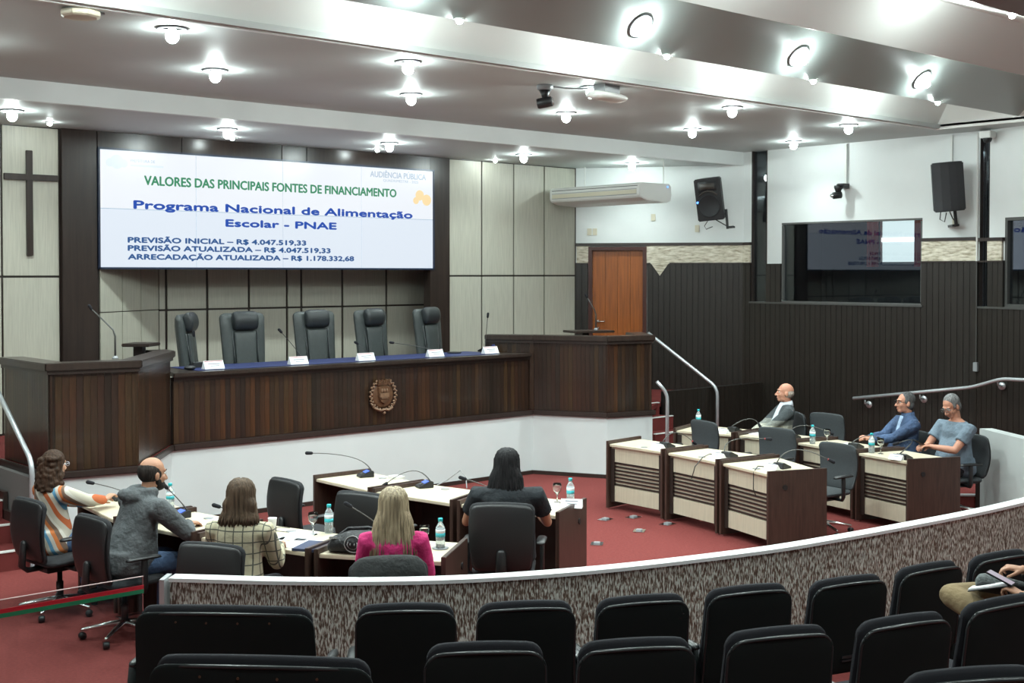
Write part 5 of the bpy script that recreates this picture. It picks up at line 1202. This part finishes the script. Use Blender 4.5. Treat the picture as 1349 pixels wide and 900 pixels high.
        h.rings([(H(0, yo, z), (MH @ Vector((rx, 0, 0)))*s, (MH @ Vector((0, ry, 0)))*s) for z, rx, ry, yo in ((.05, .09, .10, -.035), (-.03, .10, .10, -.045), (-.10, .115, .10, -.06), (-.17, .12, .085, -.075), (-.21, .09, .05, -.08))], 20)
        for k in range(150):
            ph = radians(rnd.uniform(-125, 125)); z = rnd.uniform(-.22, .08); r_ = .095+.018*min(1, max(0, -z*6)); h.ell(H(r_*sin(ph), -.045-r_*cos(ph)*.98, z), tuple(rnd.uniform(.016, .027)*s for _ in range(3)), None, 8, 6)
        remesh(h, 'hair', hair, .008, T, 2)
    if beard:
        h = MB(); h.ell(H(0, .040, -.082), tuple(q*s for q in (.060, .062, .042)), MH); h.ell(H(0, .020, -.05), tuple(q*s for q in (.066, .045, .05)), MH); remesh(h, 'beard', beard, .007, T, 3)
    if glasses:
        spectacles(T, H(0, .105, .004), MH, s, glasses, 'eyeglasses')
    if extra: extra(T, H, NB, sp_, fw_, arms, s)
    return T
sk1 = skin_mat('skin_light', (.48, .26, .17)); sk2 = skin_mat('skin_tan', (.40, .20, .12)); sk3 = skin_mat('skin_ruddy', (.50, .235, .155)); sk4 = skin_mat('skin_brown', (.30, .145, .085))
brown_h = hair_mat('brown_hair', (.020, .011, .007), (.065, .034, .020)); chest_h = hair_mat('ash_brown_hair', (.045, .030, .020), (.14, .095, .062)); blonde_h = ramp_mat('blonde_hair', [(.25, (.12, .09, .055)), (.5, (.33, .26, .16)), (.75, (.58, .47, .31))], scale=5, stretch=(16, 16, .7), rough=.5, bump=.5)
black_h = hair_mat('black_hair', (.004, .004, .005), (.020, .019, .020)); grey_h = hair_mat('grey_hair', (.07, .07, .07), (.26, .26, .26)); dark_h = hair_mat('dark_short_hair', (.010, .008, .007), (.035, .028, .024)); white_h = hair_mat('white_stubble', (.28, .22, .18), (.40, .35, .31))
denim = cloth('denim_jeans', (.055, .10, .19)); dpants = cloth('dark_trousers', (.015, .016, .022)); khaki = cloth('khaki_trousers', (.27, .20, .105), .5, 6)
stripes = ramp_mat('striped_knit', [(0, (.50, .46, .38)), (.16, (.42, .10, .03)), (.30, (.50, .46, .38)), (.44, (.10, .27, .42)), (.56, (.55, .52, .46)), (.68, (.50, .15, .04)), (.80, (.16, .10, .07)), (.92, (.60, .57, .50))], kind='wave', scale=1.5, distort=4.5, axis='DIAGONAL', rough=.9, interp='CONSTANT')
def plaid(name, base, line):
    m = mat(name, base, .85, bump=.3, bscale=9); nt = m.node_tree; N = nt.nodes; L = nt.links; b = N['Principled BSDF']
    tc = [n for n in N if n.type == 'TEX_COORD'][0]; sx = N.new('ShaderNodeSeparateXYZ'); L.new(tc.outputs['Object'], sx.inputs[0]); prev = None
    for ax, per in (('X', .062), ('Z', .075), ('Y', .10)):
        mu = N.new('ShaderNodeMath'); mu.operation = 'PINGPONG'; mu.inputs[1].default_value = per/2; L.new(sx.outputs[ax], mu.inputs[0])
        lt = N.new('ShaderNodeMath'); lt.operation = 'LESS_THAN'; lt.inputs[1].default_value = .004; L.new(mu.outputs[0], lt.inputs[0])
        if prev:
            mx = N.new('ShaderNodeMath'); mx.operation = 'MAXIMUM'; L.new(prev, mx.inputs[0]); L.new(lt.outputs[0], mx.inputs[1]); prev = mx.outputs[0]
        else: prev = lt.outputs[0]
    mm = N.new('ShaderNodeMix'); mm.data_type = 'RGBA'; mm.inputs[6].default_value = (*base, 1); mm.inputs[7].default_value = (*line, 1); L.new(prev, mm.inputs[0]); L.new(mm.outputs[2], b.inputs['Base Color']); return m
def zbands(name, stops, z0, z1, bump=.5):
    m = mat(name, stops[0][1], .9, bump=bump, bscale=12); nt = m.node_tree; N = nt.nodes; L = nt.links; b = N['Principled BSDF']
    tc = [n for n in N if n.type == 'TEX_COORD'][0]; sx = N.new('ShaderNodeSeparateXYZ'); L.new(tc.outputs['Object'], sx.inputs[0])
    mr = N.new('ShaderNodeMapRange'); mr.inputs[1].default_value = z0; mr.inputs[2].default_value = z1; L.new(sx.outputs['Z'], mr.inputs[0])
    nz = N.new('ShaderNodeTexNoise'); nz.inputs['Scale'].default_value = 60; L.new(tc.outputs['Object'], nz.inputs['Vector'])
    cr = N.new('ShaderNodeValToRGB'); cr.color_ramp.interpolation = 'CONSTANT'; els = cr.color_ramp.elements
    while len(els) < len(stops): els.new(.5)
    for i, (p, c) in enumerate(stops): els[i].position = p; els[i].color = (*c, 1)
    L.new(mr.outputs[0], cr.inputs[0])
    m2 = N.new('ShaderNodeMapRange'); m2.inputs[3].default_value = .6; m2.inputs[4].default_value = 1.4; L.new(nz.outputs[0], m2.inputs[0])
    vm = N.new('ShaderNodeVectorMath'); vm.operation = 'SCALE'; L.new(cr.outputs[0], vm.inputs[0]); L.new(m2.outputs[0], vm.inputs['Scale']); L.new(vm.outputs[0], b.inputs['Base Color']); return m
# 1 woman in the striped sweater
person('woman with brown wavy hair, glasses and a striped orange, blue and cream sweater', (3.82, 9.92), face(1, .18), L=2, s=.93, w=1.02, belly=.05, yaw=8, pitch=-4, handL=(-.04, .46, .80), handR=(.04, .50, .82), skin=sk1, top=stripes, pants=denim, hair=brown_h, hairkind='curly', glasses=mat('glasses_clear', (.5, .5, .55), .2), hdirL=(.2, 1, .4), hdirR=(-.2, 1, .5), curlL=(.5, .6, .6, .6), curlR=(.5, .6, .6, .6))
# 2 man in the grey hoodie
person('balding bearded man in a grey hoodie leaning on the desk', (3.94, 8.84), face(1, .05), L=23, s=1.05, w=1.20, belly=.07, yaw=2, pitch=-4, headoff=-.02, handL=(-.22, .50, .80), handR=(.08, .50, .79), skin=sk2, top=cloth('hoodie_grey', (.082, .090, .095), .9, 6), pants=denim, hair=dark_h, hairkind='receding', beard=dark_h, hood=True, neck=.138, elbow=(1, -.1, -.5))
# 3 woman in the checked jacket
person('woman with shoulder-length brown hair in a cream checked jacket seen from behind', (4.17, 7.52), face(.78, .63), L=4, s=.965, w=1.02, belly=.03, yaw=6, pitch=2, handL=(-.15, .36, .80), handR=(.15, .38, .80), skin=sk1, top=plaid('checked_jacket', (.50, .46, .32), (.10, .10, .08)), pants=dpants, hair=chest_h, hairkind='long', hair_len=.30, hair_w=.145)
# 4 blonde woman
person('woman with long blonde hair in a pink blouse seen from behind', (4.76, 6.56), face(.62, .78), L=2, s=.965, w=.95, belly=.03, yaw=0, pitch=2, handL=(-.14, .34, .80), handR=(.16, .34, .80), skin=sk1, top=cloth('pink_blouse', (.55, .025, .16), .7, 7), pants=dpants, hair=blonde_h, hairkind='long', hair_len=.45, hair_w=.16)
# 5 black-haired woman
person('woman with long black hair in a black short-sleeved top seen from behind', (6.33, 7.24), face(.68, .73), L=8, s=1.0, w=1.24, belly=.08, yaw=-8, pitch=-6, handL=(-.24, .42, .80), handR=(.22, .42, .80), sleeve='short', skin=sk2, top=cloth('black_top', (.010, .014, .018), .6, 7), pants=denim, hair=black_h, hairkind='long', hair_len=.43, hair_w=.165, elbow=(.55, -.5, -.8))
# 6 bald man in the cardigan
def shirt_front(T, H, NB, sp, fw, arms, s):
    MB().rings([(sp(t)+fw*yo, Vector((rx, 0, 0)), fw*.05) for t, rx, yo in ((-.03, .055, .135), (.10, .062, .150), (.22, .062, .118), (.32, .058, .090), (.42, .050, .068), (.49, .040, .045), (.52, .035, .035))], 16).build('shirt_front', mat('white_shirt', (.62, .66, .72), .8, bump=.4, bscale=12), T, True)
person('bald older man in a grey and cream cardigan over a white shirt', (12.86, 9.52), face(-.80, .60), L=-10, s=1.0, w=1.0, belly=.09, yaw=-6, pitch=6, handL=(-.06, .36, .68), handR=(.08, .36, .68), skin=sk3, top=zbands('banded_cardigan', [(0, (.42, .41, .34)), (.42, (.20, .21, .19)), (.55, (.055, .065, .07))], .60, 1.10), pants=cloth('navy_trousers', (.012, .016, .035)), hair=white_h, hairkind='fringe', extra=shirt_front, hdirL=(.4, 1, -.3), hdirR=(-.4, 1, -.3), collar=mat('white_shirt', (.62, .66, .72), .8))
# 7 man in denim
def denim_front(T, H, NB, sp, fw, arms, s):
    MB().rings([(sp(t)+fw*yo, Vector((rx, 0, 0)), fw*.045) for t, rx, yo in ((.02, .045, .130), (.12, .050, .135), (.24, .050, .105), (.34, .045, .085), (.44, .040, .062), (.50, .032, .045))], 16).build('inner_shirt', mat('pale_blue_shirt', (.30, .40, .55), .8, noise=.4, nscale=30), T, True)
person('man with glasses and dark grey hair in a blue denim jacket with clasped hands', (12.90, 7.78), face(-.84, .54), L=-2, s=1.0, w=1.08, belly=.08, yaw=-2, pitch=3, handL=(-.035, .44, .80), handR=(.04, .44, .81), skin=sk3, top=cloth('denim_jacket', (.042, .075, .15), .9, 9, .35), pants=dpants, hair=grey_h if False else hair_mat('iron_grey_hair', (.025, .025, .026), (.13, .13, .13)), hairkind='short', glasses=black_plastic, extra=denim_front, collar=cloth('denim_jacket', (.042, .075, .15)), hdirL=(.45, 1, .35), hdirR=(-.45, 1, .35), curlL=(.7, .7, .7, .7), curlR=(.6, .6, .6, .6))
# 8 man with the phone
p8 = person('grey-haired man in a grey-blue t-shirt looking down at his phone', (12.86, 7.12), face(-.93, .36), L=3, s=1.03, w=1.18, belly=.08, yaw=8, pitch=-30, handL=(-.02, .38, .80), handR=(.06, .38, .79), sleeve='short', skin=sk3, top=cloth('grey_blue_tee', (.15, .20, .25), .8, 6), pants=dpants, hair=grey_h, hairkind='short', glasses=mat('glasses_thin', (.1, .1, .1), .2), headoff=.02, hdirL=(.25, 1, .1), hdirR=(-.25, 1, .1), curlL=(.6, .6, .6, .6), curlR=(.6, .6, .6, .6), elbow=(1, -.5, -.6))
ph = MB().box(0, 0, 0, .072, .150, .009).build('phone', black_plastic, None, bevel=.003)
tag(ph, 'dark phone held by the man in the grey-blue t-shirt', 'phone')
a_ = face(-.93, .36); lp = Vector((.02, .50, .845)); ph.location = (12.86+lp.x*cos(a_)-lp.y*sin(a_), 7.12+lp.x*sin(a_)+lp.y*cos(a_), lp.z); ph.rotation_euler = (radians(25), 0, a_)
#PART6
# 9 seated listener at the lower right: knees, hands, phone and notebook
n9 = face(.15, .99); O9 = (6.55, 3.02, .17)
w9 = lambda p: Vector((O9[0]+p[0]*cos(n9)-p[1]*sin(n9), O9[1]+p[0]*sin(n9)+p[1]*cos(n9), O9[2]+p[2]))
sk9 = skin_mat('skin_hands', (.50, .27, .17))
p9 = person('person at the lower right edge in khaki trousers and black sleeves holding a phone', O9, n9, seat=.46, L=-4, s=1.0, w=1.05, handL=(-.10, .17, .80), handR=(.05, .27, .90), skin=sk9, top=cloth('black_sweater', (.008, .010, .014), .6, 8), pants=khaki, hair=dark_h, hairkind='short',
            legs=[((-.16, .58, .72), (.16, .44, .74)), ((.14, .50, .56), (.14, .46, .10))], vox=.0052, hdirL=(-.15, .9, .35), hdirR=(-.75, .75, .15), curlL=(.9, .9, .9, .9), curlR=(.5, .7, .8, .9), elbow=(.6, -.6, -.5), topdetail=.011)
sn = thing('sneaker', 'grey knit sneaker with a ridged dark sole resting on the khaki knee', 'shoe', (6.61, 3.39, 0.97), 0)
sn.rotation_euler = (radians(-14), radians(-58), face(.75, -.66)+radians(8))
b = MB(); b.rings([(Vector((0, y, z)), Vector((rx, 0, 0)), Vector((0, 0, rz_))) for y, z, rx, rz_ in ((-.14, .0, .02, .02), (-.12, .01, .036, .04), (-.05, .02, .040, .055), (.04, .0, .046, .042), (.11, -.008, .046, .032), (.15, -.01, .03, .02))], 16)
remesh(b, 'upper', mat('knit_grey', (.13, .15, .15), .85, noise=.5, nscale=50, bump=.5, bscale=120), .006, sn)
MB().rings([(Vector((0, y, -.035)), Vector((rx, 0, 0)), Vector((0, 0, .012))) for y, rx in ((-.145, .02), (-.12, .038), (0, .040), (.06, .048), (.12, .045), (.155, .02))], 16).build('sole', mat('sole_dark', (.025, .028, .03), .7), sn, True)
q = MB()
for r_ in (.012, .022, .032): q.tube([(r_*cos(a), .07+r_*sin(a), -.048) for a in [2*pi*k/18 for k in range(19)]], .003, 5)
q.build('sole_rings', mat('knit_grey', (.13, .15, .15), .85), sn, True)
o = MB().box(0, 0, 0, .15, .21, .012).build('notebook', paper, None, bevel=.003); o.location = w9((-.12, .36, .815)); o.rotation_euler = (radians(-14), radians(6), n9+radians(28)); tag(o, 'white notebook lying on the khaki thigh', 'notebook')
MB().box(0, 0, -.008, .156, .216, .004).build('cover', black_plastic, o)
t = thing('phone', 'phone with a pale screen held over the notebook at the lower right', 'phone', tuple(w9((-.13, .285, .875)))); t.rotation_euler = (radians(22), radians(0), n9+radians(20))
MB().box(0, 0, 0, .074, .150, .009).build('case', black_plastic, t, bevel=.003); MB().box(0, 0, .0052, .066, .138, .001).build('display', mat('phone_display', (.1, .1, .1), .2, emit=.5, ecol=(.7, .6, .75)), t)
